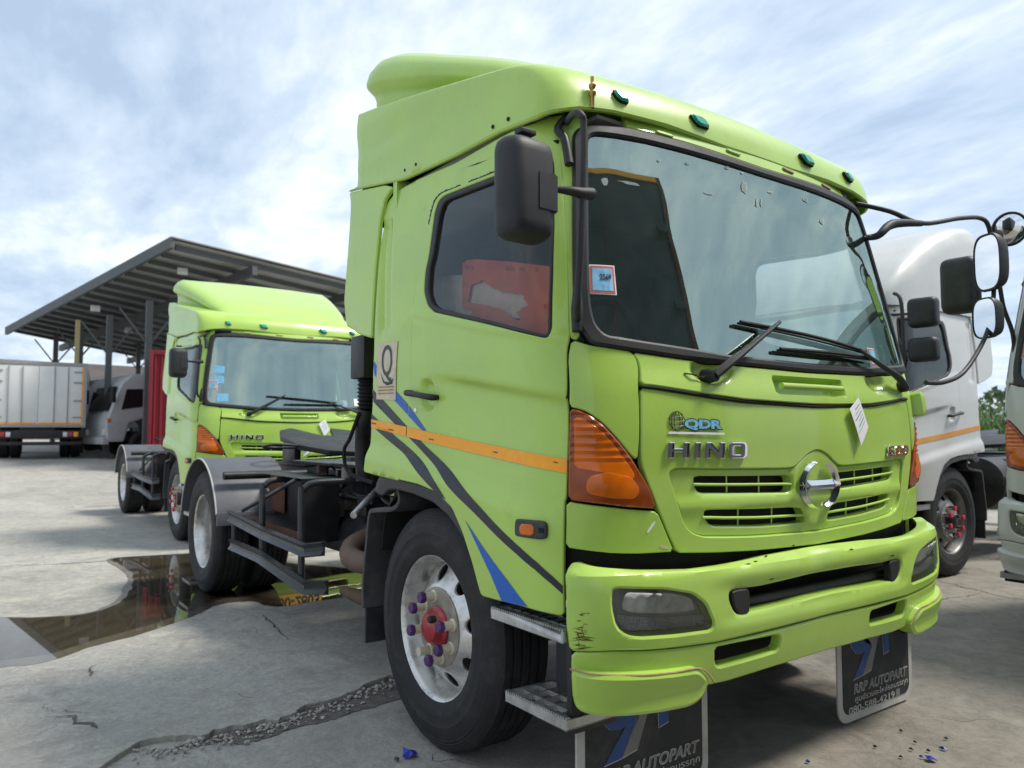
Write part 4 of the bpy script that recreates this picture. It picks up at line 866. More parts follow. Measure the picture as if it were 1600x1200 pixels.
mg = sheet('mudguard', mg_path, -1.17, -0.80, 0.022, 'grey_plastic', TR, 4); mirrored(mg)
x0, z0 = SP((565, 945))
fp = box('splash_flap', x0-0.005, x0+0.012, -1.15, -0.82, 0.29, z0+0.03, 'flap_black', TR, 0.003); mirrored(fp)
wh = sheet('wheel_housing', [(0.64+0.02, 0.72), (0.56, 0.98), (0.35, 1.10), (0, 1.125), (-0.30, 1.08), (-0.5, 0.95), (-0.56, 0.75)], -1.12, -0.72, 0.01, 'gap_black', TR); mirrored(wh)
# ---------------- steps
def step(name, x0, x1, y0, y1, z0, z1, nx, ny):
    bm = bmesh.new(); add_box(bm, x0, x1, y0, y0+0.018, z0, z1); add_box(bm, x0, x0+0.012, y0, y1, z0, z1); add_box(bm, x1-0.012, x1, y0, y1, z0, z1); add_box(bm, x0, x1, y1-0.01, y1, z0, z1)
    st = finish(bm, name, 'aluminium', TR, bevel=0.003)
    bm = bmesh.new()
    for k in range(1, nx): x = x0+(x1-x0)*k/nx; add_box(bm, x-0.004, x+0.004, y0+0.0185, y1-0.0105, z1-0.022, z1-0.003)
    for k in range(1, ny): y = y0+(y1-y0)*k/ny; add_box(bm, x0+0.0125, x1-0.0125, y-0.003, y+0.003, z1-0.021, z1-0.004)
    finish(bm, 'tread_grating', 'aluminium', st, bevel=0.001)
    bm = bmesh.new(); n = int((x1-x0)/0.012)
    for k in range(n): x = x0+(x1-x0)*(k+.5)/n; add_box(bm, x-0.0035, x+0.0035, y0+0.001, y0+0.016, z1-0.002, z1+0.006)
    finish(bm, 'tread_teeth', 'aluminium', st)
    mirrored(st); return st
a = on_plane((765, 952), 1, -1.20); b = on_plane((884, 985), 1, -1.20)
step('cab_step', a[0], 0.925, -1.195, -0.98, a[2]-0.032, a[2]+0.005, 8, 3)
a2 = on_plane((784, 1083), 1, -1.20); b2 = on_plane((890, 1112), 1, -1.20)
step('cab_step', a2[0], 0.93, -1.185, -0.97, a2[2]-0.03, a2[2]+0.004, 5, 3)
sb = box('step_box', 0.54, 0.93, -1.17, -0.93, a[2]-0.03-0.0, a[2]-0.028+0.02, 'gap_black', TR, 0)
bk = box('step_bracket', a2[0]+0.06, 0.92, -1.0, -0.96, a2[2]-0.02, a[2]-0.03, 'grey_plastic', TR); mirrored(bk)
bk = box('step_bracket', 0.90, 0.925, -1.16, -0.96, a2[2]-0.05, a[2]-0.03, 'chassis_black', TR); mirrored(bk)
# ---------------- mirrors, driver's side
def P1(px, x): return on_plane(px, 0, x)
mt = P1((820, 297), 0.95); MW, MH, MD = 0.20, 0.345, 0.125
def mirror_head(name, c, w, h, d, rz, parent, glassm='mirror_glass', r=0.04, tilt=0):
    Mx = Matrix.Translation(c) @ Matrix.Rotation(rz, 4, 'Z') @ Matrix.Rotation(tilt, 4, 'Y')
    bm = bmesh.new(); vs_ = add_box(bm, -d/2, d/2, -w/2, w/2, -h/2, h/2)
    for v in bm.verts:
        if v.co.x > 0: v.co.y *= 0.90; v.co.z *= 0.93
    bmesh.ops.bevel(bm, geom=list(bm.edges), offset=r, segments=5, profile=0.55, affect='EDGES', clamp_overlap=True)
    bmesh.ops.transform(bm, matrix=Mx, verts=bm.verts); o = finish(bm, name, 'mirror_plastic', parent, 40)
    bm = bmesh.new(); add_box(bm, -d/2-0.003, -d/2+0.004, -w/2+0.055, w/2-0.055, -h/2+0.055, h/2-0.055)
    bmesh.ops.bevel(bm, geom=[e for e in bm.edges if abs((e.verts[0].co-e.verts[1].co).x) > 0.005], offset=0.012, segments=3, affect='EDGES')
    bmesh.ops.transform(bm, matrix=Mx, verts=bm.verts); finish(bm, 'mirror_glass', glassm, o, 30)
    return o, Mx
def mirror_round(name, c, w, h, d, rz, parent, glassm='mirror_glass'):
    Mx = Matrix.Translation(c) @ Matrix.Rotation(rz, 4, 'Z'); n_ = 36
    se = lambda a, k: (w/2*k*math.copysign(abs(math.cos(a))**0.62, math.cos(a)), h/2*k*math.copysign(abs(math.sin(a))**0.62, math.sin(a)))
    bm = bmesh.new(); rows = [[bm.verts.new((x, *se(a, k))) for a in np.linspace(0, 2*PI, n_, endpoint=False)] for x, k in ((0.0, 0.93), (0.0, 1.0), (0.012, 1.02), (d*0.45, 0.97), (d*0.75, 0.86), (d*0.93, 0.66), (d, 0.4))]
    for a, b in zip(rows, rows[1:]):
        for i in range(n_): bm.faces.new((a[i], a[(i+1) % n_], b[(i+1) % n_], b[i]))
    bm.faces.new(rows[-1]); bmesh.ops.transform(bm, matrix=Mx, verts=bm.verts); o = finish(bm, name, 'mirror_plastic', parent, 35)
    bm = bmesh.new(); bm.faces.new([bm.verts.new((0.004, *se(a, 0.94))) for a in np.linspace(0, 2*PI, n_, endpoint=False)]); g_ = bmesh.ops.extrude_face_region(bm, geom=list(bm.faces)); bmesh.ops.translate(bm, vec=(0.004, 0, 0), verts=[v for v in g_['geom'] if isinstance(v, bmesh.types.BMVert)])
    bmesh.ops.transform(bm, matrix=Mx, verts=bm.verts); finish(bm, 'mirror_glass', glassm, o, 30); return o
mh, Mx = mirror_head('mirror', mt, MW, MH, MD, math.radians(4), TR, r=0.052)
bm = bmesh.new(); add_box(bm, MD/2-0.012, MD/2+0.003, 0.0, MW/2-0.012, -0.075, 0.052); bmesh.ops.bevel(bm, geom=list(bm.edges), offset=0.006, segments=2, affect='EDGES'); bmesh.ops.transform(bm, matrix=Mx, verts=bm.verts); finish(bm, 'mirror_cover', 'mirror_plastic', mh)
bx = 0.985
bar = [CAB.P(*CAB.inv((886, 196)), 0.02), P1((897, 177), bx-0.05), P1((908, 180), bx), P1((912, 200), bx), P1((911, 300), bx), P1((908, 380), bx), P1((904, 440), bx-0.01), P1((902, 480), bx-0.03), CAB.P(*CAB.inv((902, 505)), 0.03)]
mb = tube('mirror_bar', bar, 0.0125, 'mirror_plastic', TR, n=5)
arm = [P1((912, 303), bx), P1((895, 299), bx), P1((868, 296), 0.96), P1((850, 296), 0.95)]
tube('mirror_arm', arm, [0.020, 0.016, 0.010, 0.010], 'mirror_plastic', mb)
bm = bmesh.new(); add_tube(bm, [P1((926, 303), bx), P1((905, 302), bx)], 0.021, 10, smooth=False); finish(bm, 'mirror_clamp', 'mirror_plastic', mb, bevel=0.005)
tube('mirror_bracket', [CAB.P(*CAB.inv(p), 0.022) for p in ((898, 176), (872, 205), (882, 222), (889, 262))], [0.012, 0.014, 0.016, 0.017], 'black_plastic', TR, n=4)
tube('mirror_foot', [CAB.P(*CAB.inv(p), 0.030) for p in ((901, 458), (901, 490), (901, 522))], [0.015, 0.022, 0.017], 'black_plastic', TR, n=4)
box('mirror_mount', *(lambda p: (p[0]-0.02, p[0]+0.02, p[1]-0.03, p[1]+0.03, p[2]-0.005, p[2]+0.012))(P1((821, 209), 0.95)), 'black_plastic', mh)
# ---------------- passenger-side mirror frame
XM = 0.95
def PM(px, x=XM): return on_plane(px, 0, x)
bar2 = [CAB.P(0.98, 2.50, 0.01), PM((1390, 330), 0.88), PM((1440, 349), 0.93), PM((1500, 341)), PM((1532, 341)), PM((1545, 355)), PM((1552, 400)), PM((1553, 450)), PM((1548, 500)), PM((1533, 540)), PM((1505, 582)), PM((1475, 597)), PM((1447, 598))]
ml = tube('mirror_bar', bar2, 0.0125, 'mirror_plastic', TR, n=5)
tube('mirror_arm', [PM((1440, 349), 0.93), PM((1395, 350), 0.90), PM((1372, 368), 0.88), CAB.P(1.03, 2.33, 0.0)], [0.016, 0.024, 0.018, 0.014], 'mirror_plastic', ml)
ob = patch('mirror_pedestal', CAB, [(-1.20, 1.43), (-1.02, 1.40), (-1.02, 1.52), (-1.20, 1.53)], G, TR, sz=True, off=0.06, thick=0.09, rnd=0.02, sm=1, mirror=True)
mirror_round('mirror', PM((1541, 410), XM-0.02), 0.19, 0.335, 0.10, math.radians(66), TR)
mirror_round('mirror', PM((1537, 497), XM-0.02), 0.17, 0.235, 0.09, math.radians(66), TR)
cm = PM((1578, 358), XM+0.05); bm = bmesh.new()
add_lathe(bm, [(0.001, 0.035), (0.04, 0.031), (0.075, 0.015), (0.092, 0.0)], 28, 'x'); Mr = Matrix.Translation(cm) @ Matrix.Rotation(math.radians(-42), 4, 'Z') @ Matrix.Rotation(math.radians(18), 4, 'Y')
bmesh.ops.transform(bm, matrix=Mr, verts=bm.verts); rm = finish(bm, 'round_mirror', 'mirror_glass', TR, 60)
bm = bmesh.new(); add_lathe(bm, [(0.090, 0.006), (0.101, 0.004), (0.101, -0.01), (0.06, -0.05), (0.001, -0.06)], 28, 'x'); bmesh.ops.transform(bm, matrix=Mr, verts=bm.verts); finish(bm, 'mirror_shell', 'mirror_plastic', rm, 40)
# ---------------- front mud flaps with print
def flap(y0, w=0.655, x=0.885):
    FL = Flat(0, x, 1); y1 = y0+w; r = 0.07; zb = 0.012
    co = lambda cx, cz, a0, a1: [(cx+r*math.cos(a), cz+r*math.sin(a)) for a in np.linspace(a0, a1, 6)]
    o_ = [(y0, 0.62)]+co(y0+r, zb+r, PI, PI*1.5)+co(y1-r, zb+r, PI*1.5, PI*2)+[(y1, 0.62)]
    f_ = patch('mud_flap', FL, o_, 'flap_white', TR, sz=True, thick=0.008, rnd=0.002, sm=0, grid=0.1)
    b = 0.036; r2 = r-b*0.6; y2, y3, zb2 = y0+b, y1-b, zb+b
    co2 = lambda cx, cz, a0, a1: [(cx+r2*math.cos(a), cz+r2*math.sin(a)) for a in np.linspace(a0, a1, 6)]
    patch('flap_panel', FL, [(y2, 0.615)]+co2(y2+r2, zb2+r2, PI, PI*1.5)+co2(y3-r2, zb2+r2, PI*1.5, PI*2)+[(y3, 0.615)], 'flap_black', f_, sz=True, off=0.003, thick=0.002, rnd=0.001, sm=0, grid=0.1)
    U = lambda L: [(y0+a, z) for a, z in L]; DZ = 0.058
    def logo(L, m_):
        L = np.array(U(L))-[0, DZ]; c = L.mean(0)
        patch('flap_logo', FL, c+(L-c)*1.04, 'flap_white', f_, sz=True, off=0.004, thick=0.001, rnd=0.0004, sm=0, grid=0.1)
        patch('flap_logo', FL, L, m_, f_, sz=True, off=0.0055, thick=0.001, rnd=0.0004, sm=0, grid=0.1)
    logo([(.10, .44), (.115, .395), (.15, .365), (.19, .358), (.22, .365), (.12, .255), (.20, .262), (.28, .39), (.24, .43)], 'flap_blue')
    logo([(.20, .263), (.275, .275), (.335, .405), (.36, .42), (.365, .50), (.20, .50), (.20, .43), (.24, .40), (.285, .385)], 'flap_grey')
    logo([(.375, .50), (.43, .50), (.435, .335), (.385, .325)], 'flap_blue')
    logo([(.44, .47), (.60, .475), (.60, .50), (.44, .50)], 'flap_grey')
    t_ = lambda s, a, b_, z0, z1, sh=0.0, m_='flap_white', of=0.0: text_on(s, FL, U([(a, z1), (b_, z1), (b_, z0), (a, z0)]), 0.004, 0.001, 'flap_lettering', m_, f_, shear=sh, offset=of, sz=True)
    t_('RRP AUTOPART', .12, .60, .132, .176, 0.2, 'flap_white', 0.03); t_('RRP AUTOPART', .123, .597, .136, .172, 0.2, 'flap_grey', -0.015).location.x = 0.0015
    t_('ศูนย์รวมอะไหล่รถบรรทุก', .13, .60, .086, .124)
    t_('080-588-4219', .075, .475, .048, .080, 0.0, 'flap_white', 0.01)
    patch('flap_icon', FL, U([(.49, .050), (.525, .050), (.525, .082), (.49, .082)]), 'flap_grey', f_, sz=True, off=0.004, thick=0.001, rnd=0.0004, sm=0)
    return f_
flap(-1.105); flap(0.43)

# ---------------- chassis
for sg in (-1, 1):
    bm = bmesh.new(); add_box(bm, -5.0, 0.85, sg*0.43-0.005, sg*0.43+0.005, 0.76, 1.02); add_box(bm, -5.0, 0.85, min(sg*0.42, sg*0.35), max(sg*0.42, sg*0.35), 1.0205, 1.03); add_box(bm, -5.0, 0.85, min(sg*0.42, sg*0.35), max(sg*0.42, sg*0.35), 0.752, 0.7595)
    rail = finish(bm, 'frame_rail', 'chassis_black', TR)
    for k in range(18): lathe('rail_bolt', [(0.001, sg*0.012), (0.014, sg*0.010), (0.016, 0.0)], 'aluminium' if k % 3 == 0 else 'chassis_black', rail, 6, 'y', (-4.8+k*0.24, sg*0.436, 0.96-0.12*(k % 2)), 20)
    # leaf springs
    bm = bmesh.new()
    for k in range(5):
        l = 0.75-0.1*k; P = [(-WB+x*l, sg*0.52, 0.64+0.10*x*x-k*0.016) for x in np.linspace(-1, 1, 9)]
        for a, b in zip(P, P[1:]): add_tube(bm, [a, b], 0.02, 4, smooth=False)
    finish(bm, 'leaf_spring', 'chassis_black', TR)
for x in (-0.9, -1.7, -2.6, -3.3, -4.2, -4.98): box('crossmember', x-0.04, x+0.04, -0.42, 0.42, 0.80, 0.98, 'chassis_black', TR)
box('engine', -0.95, 0.75, -0.34, 0.34, 0.50, 1.04, 'chassis_black', TR, 0.03)
box('gearbox', -1.75, -0.951, -0.22, 0.22, 0.55, 0.98, 'chassis_black', TR, 0.05)
tube('propshaft', [(-1.75, 0, 0.72), (-WB, 0, 0.55)], 0.05, 'chassis_black', TR, smooth=False)
for sg in (-1, 1): box('inner_skirt', -0.6, 0.9, sg*0.70-0.01, sg*0.70+0.01, 0.62, 1.06, 'gap_black', TR, 0)
# fifth wheel
bm = bmesh.new(); L = [(-WB+0.62, -0.30), (-WB+0.70, -0.12), (-WB+0.70, 0.12), (-WB+0.62, 0.30), (-WB+0.35, 0.46), (-WB-0.10, 0.47), (-WB-0.45, 0.36), (-WB-0.60, 0.20), (-WB-0.15, 0.06), (-WB-0.15, -0.06), (-WB-0.60, -0.20), (-WB-0.45, -0.36), (-WB-0.10, -0.47), (-WB+0.35, -0.46)]
lo = [bm.verts.new((x, y, 1.225+0.10*0)) for x, y in L]; hi = [bm.verts.new((x, y, 1.27)) for x, y in L]
bm.faces.new(hi); bm.faces.new(lo[::-1])
for i in range(len(L)): j = (i+1) % len(L); bm.faces.new((lo[i], lo[j], hi[j], hi[i]))
bmesh.ops.rotate(bm, cent=(-WB, 0, 1.22), matrix=Matrix.Rotation(math.radians(9), 3, 'Y'), verts=bm.verts)
fw = finish(bm, 'coupling_plate', 'chassis_black', TR, bevel=0.006)
for sg in (-1, 1): box('coupling_stand', -WB-0.16, -WB+0.16, sg*0.40-0.03, sg*0.40+0.03, 1.03, 1.215, 'chassis_black', fw, 0.01)
box('coupling_base', -WB-0.45, -WB+0.45, -0.45, 0.45, 1.03, 1.05, 'chassis_black', fw)
tube('coupling_lever', [(-WB+0.3, -0.40, 1.20), (-WB+0.35, -0.62, 1.22), (-WB+0.30, -0.75, 1.20), (-WB+0.24, -0.62, 1.19), (-WB+0.3, -0.42, 1.19)], 0.011, 'chassis_black', fw)
# rear fender, grey half drum with white edge, and its bracket
def drum(R, t, a0, a1, y0, y1, n=22): return [(R*math.cos(a)-WB, R*math.sin(a)+0.5) for a in np.linspace(math.radians(a1), math.radians(a0), n)]
for sg in (-1, 1):
    ys = sorted((sg*1.185, sg*0.60)); fe = sheet('rear_fender', drum(0.60, 0.006, 18, 168, 0, 0), ys[0], ys[1], 0.008, 'fender_grey', TR, 1)
    tube('fender_edge', [(p[0], sg*1.187, p[1]) for p in drum(0.603, 0, 18, 168, 0, 0, 30)], 0.007, 'flap_white', fe, 8, smooth=False)
    tube('fender_bracket', [(-WB+0.50, sg*1.12, 0.98), (-WB+0.50, sg*0.45, 0.98)], 0.032, 'chassis_black', fe, smooth=False)
    box('fender_lip', -WB+0.565, -WB+0.60, ys[0], ys[1], 0.60, 0.70, 'fender_grey', fe)
# side guard: two bent rails on two hooped tubes
YG = -1.13
SG = lambda px, y=YG: on_plane(px, 1, y)
def rail_profile(name, pts, h, t, m, parent):
    bm = bmesh.new(); prof = [(0, -h/2), (-t, -h/2+0.008), (-t*0.4, -h*0.12), (-t*0.4, h*0.12), (-t, h/2-0.008), (0, h/2)]
    rows = [[bm.verts.new((p[0], p[1]+a, p[2]+b)) for a, b in prof] for p in pts]
    for a, b in zip(rows, rows[1:]):
        for i in range(6): bm.faces.new((a[i], a[(i+1) % 6], b[(i+1) % 6], b[i]))
    bm.faces.new(rows[0]); bm.faces.new(rows[-1][::-1]); return finish(bm, name, m, parent, 30)
ga, gb = SG((360, 806)), SG((478, 860)); gc_, gd = SG((362, 850)), SG((478, 918))
up = [ga, ga*0.5+gb*0.5+np.array([0, 0, -0.012]), gb, gb+np.array([0.12, 0.07, 0.02])]
lo_ = [gc_, gc_*0.55+gd*0.45+np.array([0, 0, 0.03]), gd, gd+np.array([0.12, 0.09, 0.01])]
guard = rail_profile('side_guard_rail', up, 0.085, 0.03, 'guard_steel', TR); mirrored(guard)
g2 = rail_profile('side_guard_rail', lo_, 0.085, 0.03, 'guard_steel', TR); mirrored(g2)
for px0, px1, px2 in (((410, 868), (410, 768), (478, 742)), ((471, 905), (471, 775), (545, 750))):
    b0 = SG(px0, -1.10); b1 = SG(px1, -1.10); zt = b1[2]+0.06
    o = tube('side_guard_hoop', [b0, b1, np.array([b1[0], -1.085, zt-0.02]), np.array([b1[0], -1.02, zt+0.015]), np.array([b1[0], -0.8, zt+0.02]), np.array([b1[0], -0.44, zt+0.02])], 0.021, 'guard_steel', TR, n=5); mirrored(o)
o = tube('side_guard_post', [SG((366, 815), -1.10), SG((366, 862), -1.10)], 0.02, 'guard_steel', TR, smooth=False); mirrored(o)
# open battery box, tank, deck plates
bm = bmesh.new(); xa, xb = SG((372, 780), -1.0)[0], SG((470, 780), -1.0)[0]
L = [(xa, 1.0), (xa+0.25, 1.12), (xb, 1.12), (xb, 0.70), (xa+0.05, 0.70)]
xa, xb = SG((372, 800), -1.0)[0], SG((470, 800), -1.0)[0]; zq = SG((440, 742), -0.95)[2]
prof = [(xa, 0.80), (xa+0.33, zq), (xb, zq), (xb, 0.60), (xa, 0.68)]
f0 = [bm.verts.new((x, -1.0, z)) for x, z in prof]; f1 = [bm.verts.new((x, -0.74, z)) for x, z in prof]
bm.faces.new(f1)
for i in range(5):
    j = (i+1) % 5
    if i != 0: bm.faces.new((f0[i], f0[j], f1[j], f1[i]))
bb = finish(bm, 'battery_box', 'chassis_black', TR, 0)
bm = bmesh.new(); add_box(bm, xa+0.4, xb+0.01, -1.012, -1.007, 0.595, 0.68); finish(bm, 'rust_edge', 'rust', bb)
bm = bmesh.new(); add_box(bm, xa+0.01, xa+0.38, -0.76, -0.755, 0.70, 0.98); finish(bm, 'box_inside', 'rust', bb)
tube('box_brace', [(xa+0.2, -1.02, 0.72), (xb-0.1, -1.0, zq-0.01)], 0.014, 'guard_steel', bb, smooth=False)
tk = lathe('fuel_tank', [(0.001, -2.9), (0.24, -2.9), (0.27, -2.88), (0.27, -1.3), (0.24, -1.28), (0.001, -1.28)], 'chassis_black', TR, 32, 'x', (0, 0.82, 0.78))
for (x0, x1, z) in ((-2.0, -1.35, 1.12), (-2.75, -2.05, 1.115), (-1.3, -0.75, 1.125)):
    dk = box('deck_plate', x0, x1, -0.78, 0.45, z-0.02, z, 'guard_steel', TR, 0.004)
    bm = bmesh.new()
    for k in range(int((x1-x0)/0.03)): add_box(bm, x0+k*0.03+0.008, x0+k*0.03+0.02, -0.786, -0.7805, z-0.018, z-0.003)
    finish(bm, 'deck_ribs', 'chassis_black', dk)
# air tanks, valves, brackets and lines between the rail and the guard
for k, (x, z) in enumerate(((-2.15, 0.62), (-1.62, 0.66))): lathe('air_tank', [(0.001, x-0.34), (0.08, x-0.34), (0.125, x-0.30), (0.125, x+0.30), (0.08, x+0.34), (0.001, x+0.34)], 'chassis_black', TR, 24, 'x', (0, -0.62, z))
qk = random.Random(77)
for k in range(34):
    x, y, z = qk.uniform(-2.4, -0.85), qk.uniform(-0.72, -0.46), qk.uniform(0.72, 1.10); a_, b_, c_ = qk.uniform(.02, .07), qk.uniform(.02, .05), qk.uniform(.02, .06)
    bm = bmesh.new()
    if k % 3: add_box(bm, x-a_, x+a_, y-b_, y+b_, z-c_, z+c_)
    else: add_lathe(bm, [(0.001, z-c_), (a_*.6, z-c_), (a_*.6, z+c_), (a_*.3, z+c_*1.3), (0.001, z+c_*1.3)], 12, 'z', (x, y, 0))
    finish(bm, 'valve', ('chassis_black', 'guard_steel', 'rim_dirty', 'black_plastic', 'pipe_brown')[k % 5], TR, bevel=0.005)
for k in range(9):
    x = -2.6+0.2*k; tube('air_line', [(x, -0.47, 1.0), (x+0.15, -0.62+0.02*k, 1.08-0.03*(k % 3)), (x+0.4, -0.70, 0.92), (x+0.65, -0.6, 0.86+0.03*(k % 4)), (x+0.9, -0.50, 0.98)], 0.008+0.003*(k % 3), ('gap_black', 'guard_steel', 'black_plastic')[k % 3], TR, 7)
for k, (p_, q_) in enumerate((((-1.75, -0.45, 1.05), (-1.15, -1.0, 0.86)), ((-2.3, -0.45, 1.04), (-2.05, -0.95, 0.74)), ((-1.25, -0.45, 0.80), (-0.85, -0.95, 1.02)))): tube('stay_bar', [p_, q_], 0.02, ('aluminium', 'guard_steel', 'pipe_brown')[k], TR, 8, smooth=False)
for k in range(5): tube('trailer_hose', [(-0.62, -0.5+0.16*k, 1.9), (-0.80, -0.45+0.16*k, 1.55), (-1.15, -0.4+0.15*k, 1.22), (-1.6, -0.3+0.12*k, 1.19), (-2.2, -0.25+0.1*k, 1.16)], 0.013, 'gap_black', TR, 8)
# exhaust, pump and intake behind the cab
tube('exhaust_pipe', [(-0.78, -0.86, 0.64), (-1.02, -0.93, 0.60), (-1.28, -0.95, 0.60), (-1.42, -0.86, 0.66), (-1.45, -0.6, 0.72)], 0.062, 'pipe_brown', TR)
tube('tail_pipe', [(-0.75, -0.75, 0.36), (-1.2, -0.8, 0.34), (-1.7, -0.82, 0.33)], [0.06, 0.06, 0.025], 'pipe_brown', TR)
bm = bmesh.new()
for k in range(16):
    r_ = random.Random(k); c = (r_.uniform(-1.05, -0.72), r_.uniform(-0.95, -0.72), r_.uniform(0.5, 1.0)); s_ = r_.uniform(0.03, 0.08)
    if k % 2: add_box(bm, c[0]-s_, c[0]+s_, c[1]-s_, c[1]+s_, c[2]-s_*0.8, c[2]+s_*0.8)
    else: add_lathe(bm, [(0.001, c[2]-s_), (s_*0.7, c[2]-s_), (s_*0.7, c[2]+s_), (0.001, c[2]+s_)], 12, 'z', (c[0], c[1], 0))
finish(bm, 'air_compressor', 'chassis_black', TR, bevel=0.008)
for k in range(5):
    r_ = random.Random(50+k); tube('hose', [(-0.75, -0.7-0.05*k, 0.95+0.02*k), (-0.95-0.03*k, -0.86, 0.80), (-0.9, -0.92+0.03*k, 0.6), (-0.8, -0.8, 0.5)], 0.012, 'gap_black', TR, 8)
QX = lambda px, x=-0.72: on_plane(px, 0, x)
def col(px): return on_plane(px, 1, -0.98)
a = col((573, 560)); box('intake_duct', a[0]-0.09, a[0]+0.09, a[1]-0.06, a[1]+0.08, col((573, 592))[2], col((573, 525))[2], 'black_plastic', TR, 0.015)
bm = bmesh.new(); zt, zb = col((573, 592))[2], col((573, 640))[2]
add_lathe(bm, [(0.052 if k % 2 else 0.040, zt+(zb-zt)*k/16) for k in range(17)], 18, 'z', (a[0], a[1], 0)); finish(bm, 'intake_bellows', 'black_plastic', TR, 60)
tube('intake_pipe', [(a[0], a[1], zb), (a[0]-0.02, a[1], zb-0.06), (a[0]-0.10, a[1]+0.03, zb-0.14), (a[0]-0.14, a[1]+0.05, zb-0.28), (a[0]-0.14, a[1]+0.06, 1.05)], 0.047, 'black_plastic', TR)
tube('hose', [(a[0]+0.02, a[1]-0.05, zb-0.02), (a[0]-0.10, a[1]-0.05, zb-0.16), (a[0]-0.2, a[1]-0.04, 1.22), (a[0]-0.16, a[1]-0.03, 1.10), (a[0]+0.1, a[1], 1.05)], 0.011, 'gap_black', TR, 8)
# tail: lamps and rear crossbar
box('tail_bar', -5.06, -5.0, -1.1, 1.1, 0.62, 0.74, 'chassis_black', TR)
tag(TR, 'lime green tractor truck with globe logo over its grille and lettered mud flaps', 'truck', 'lime green tractor trucks')

# ================================================================ OTHER TRUCKS
def clone(root, name, loc, rz, mats, skip=()):
    r = root.copy(); COL.objects.link(r); r.name = name; r.location = loc; r.rotation_euler = (0, 0, rz)
    for k in list(r.keys()): del r[k]
    def rec(src, par):
        for ch in src.children:
            if ch.name.split('.')[0] in skip: continue
            c = ch.copy(); COL.objects.link(c); c.parent = par
            if c.type == 'MESH' and c.material_slots:
                m0 = c.material_slots[0].material.name
                if m0 in mats: c.material_slots[0].link = 'OBJECT'; c.material_slots[0].material = MATS[mats[m0]]
            rec(ch, c)
    rec(root, r); return r
NOLOGO = ('logo_outline', 'logo_lettering', 'logo_band', 'logo_globe', 'rust_scrape', 'sticker', 'stripe', 'tape_print', 'film_scrap', 'orange_board', 'bolt_hole')
T2 = clone(TR, 'truck', (-7.18, 0.50, 0), 0, {'nut_purple': 'nut_red', 'hub_red': 'rim_dirty', 'board_orange': 'interior', 'stripe_black': 'green_paint'}, NOLOGO+('mud_flap', 'foam_strip', 'finial', 'bumper_spoiler', 'reflective_tape', 'badge_face'))
tag(T2, 'lime green tractor truck with a yellow number plate, parked behind another tractor unit', 'truck', 'lime green tractor trucks')
bm = bmesh.new(); add_box(bm, 1.135, 1.15, -0.28, 0.28, 0.60, 0.80); pl = finish(bm, 'number_plate', 'plate_yellow', T2, bevel=0.004)
text_on('80-2803', Flat(0, 1.151, 1), [(-0.25, 0.775), (0.25, 0.775), (0.25, 0.635), (-0.25, 0.635)], 0.0, 0.001, 'plate_number', 'stripe_black', pl, sz=True, offset=0.02)
for k, (s, z) in enumerate(((-0.93, 2.05), (-0.93, 1.93), (-0.88, 1.72), (0.85, 1.70))):
    w_ = 0.06 if k < 3 else 0.10
    patch('windscreen_sticker', CAB, [(s-w_, z-.045), (s+w_, z-.045), (s+w_, z+.045), (s-w_, z+.045)], 'sky_print' if k != 3 else 'paper', T2, sz=True, off=-0.001, thick=0.0008, rnd=0.0003, sm=0)
WH = {'green_paint': 'white_paint', 'nut_purple': 'nut_red', 'nut_cream': 'chrome', 'hub_red': 'chassis_black', 'rim_metal': 'rim_grey', 'board_orange': 'interior'}
mat('rim_grey', (0.17, 0.17, 0.165), 0.42, metal=0.6, var=0.15, dirt=(.07, .065, .06), dirt_amt=0.6, dscale=9)
mat('orange_tape_dull', (0.62, 0.26, 0.03), 0.5, var=0.1)
T3 = clone(TR, 'truck', (-1.66, 4.65, 0), -PI/2, WH, NOLOGO+('mud_flap', 'foam_strip', 'finial', 'bumper_spoiler', 'badge_lettering', 'badge_face', 'price_tag', 'roof_fairing')+('mirror', 'mirror_bar', 'mirror_bracket', 'mirror_foot', 'round_mirror', 'mirror_pedestal'))
tag(T3, 'white tractor truck with red wheel nut caps parked across behind the passenger mirrors', 'truck', 'white tractor trucks facing across the yard')
tp = CAB.trace([(581, 655), (639, 667.5), (733, 689), (860, 714), (884, 718), (884, 740), (860, 735), (733, 707), (639, 683), (581, 668)])
patch('reflective_tape', CAB, tp, 'orange_tape_dull', T3, sz=True, off=0.004, thick=0.001, rnd=0.0005, sm=0, mirror=True, disp=door_disp) if 'orange_tape_dull' in MATS else None
T4 = clone(TR, 'truck', (1.80, 3.72, 0), -PI/2, WH, NOLOGO+('mud_flap', 'foam_strip', 'finial', 'badge_lettering', 'badge_face', 'price_tag', 'roof_fairing', 'side_fairing')+('mirror', 'mirror_bar', 'mirror_bracket', 'mirror_foot', 'round_mirror', 'mirror_pedestal'))
tag(T4, 'white truck of which only the amber corner lamp and bumper end show', 'truck', 'white tractor trucks facing across the yard')

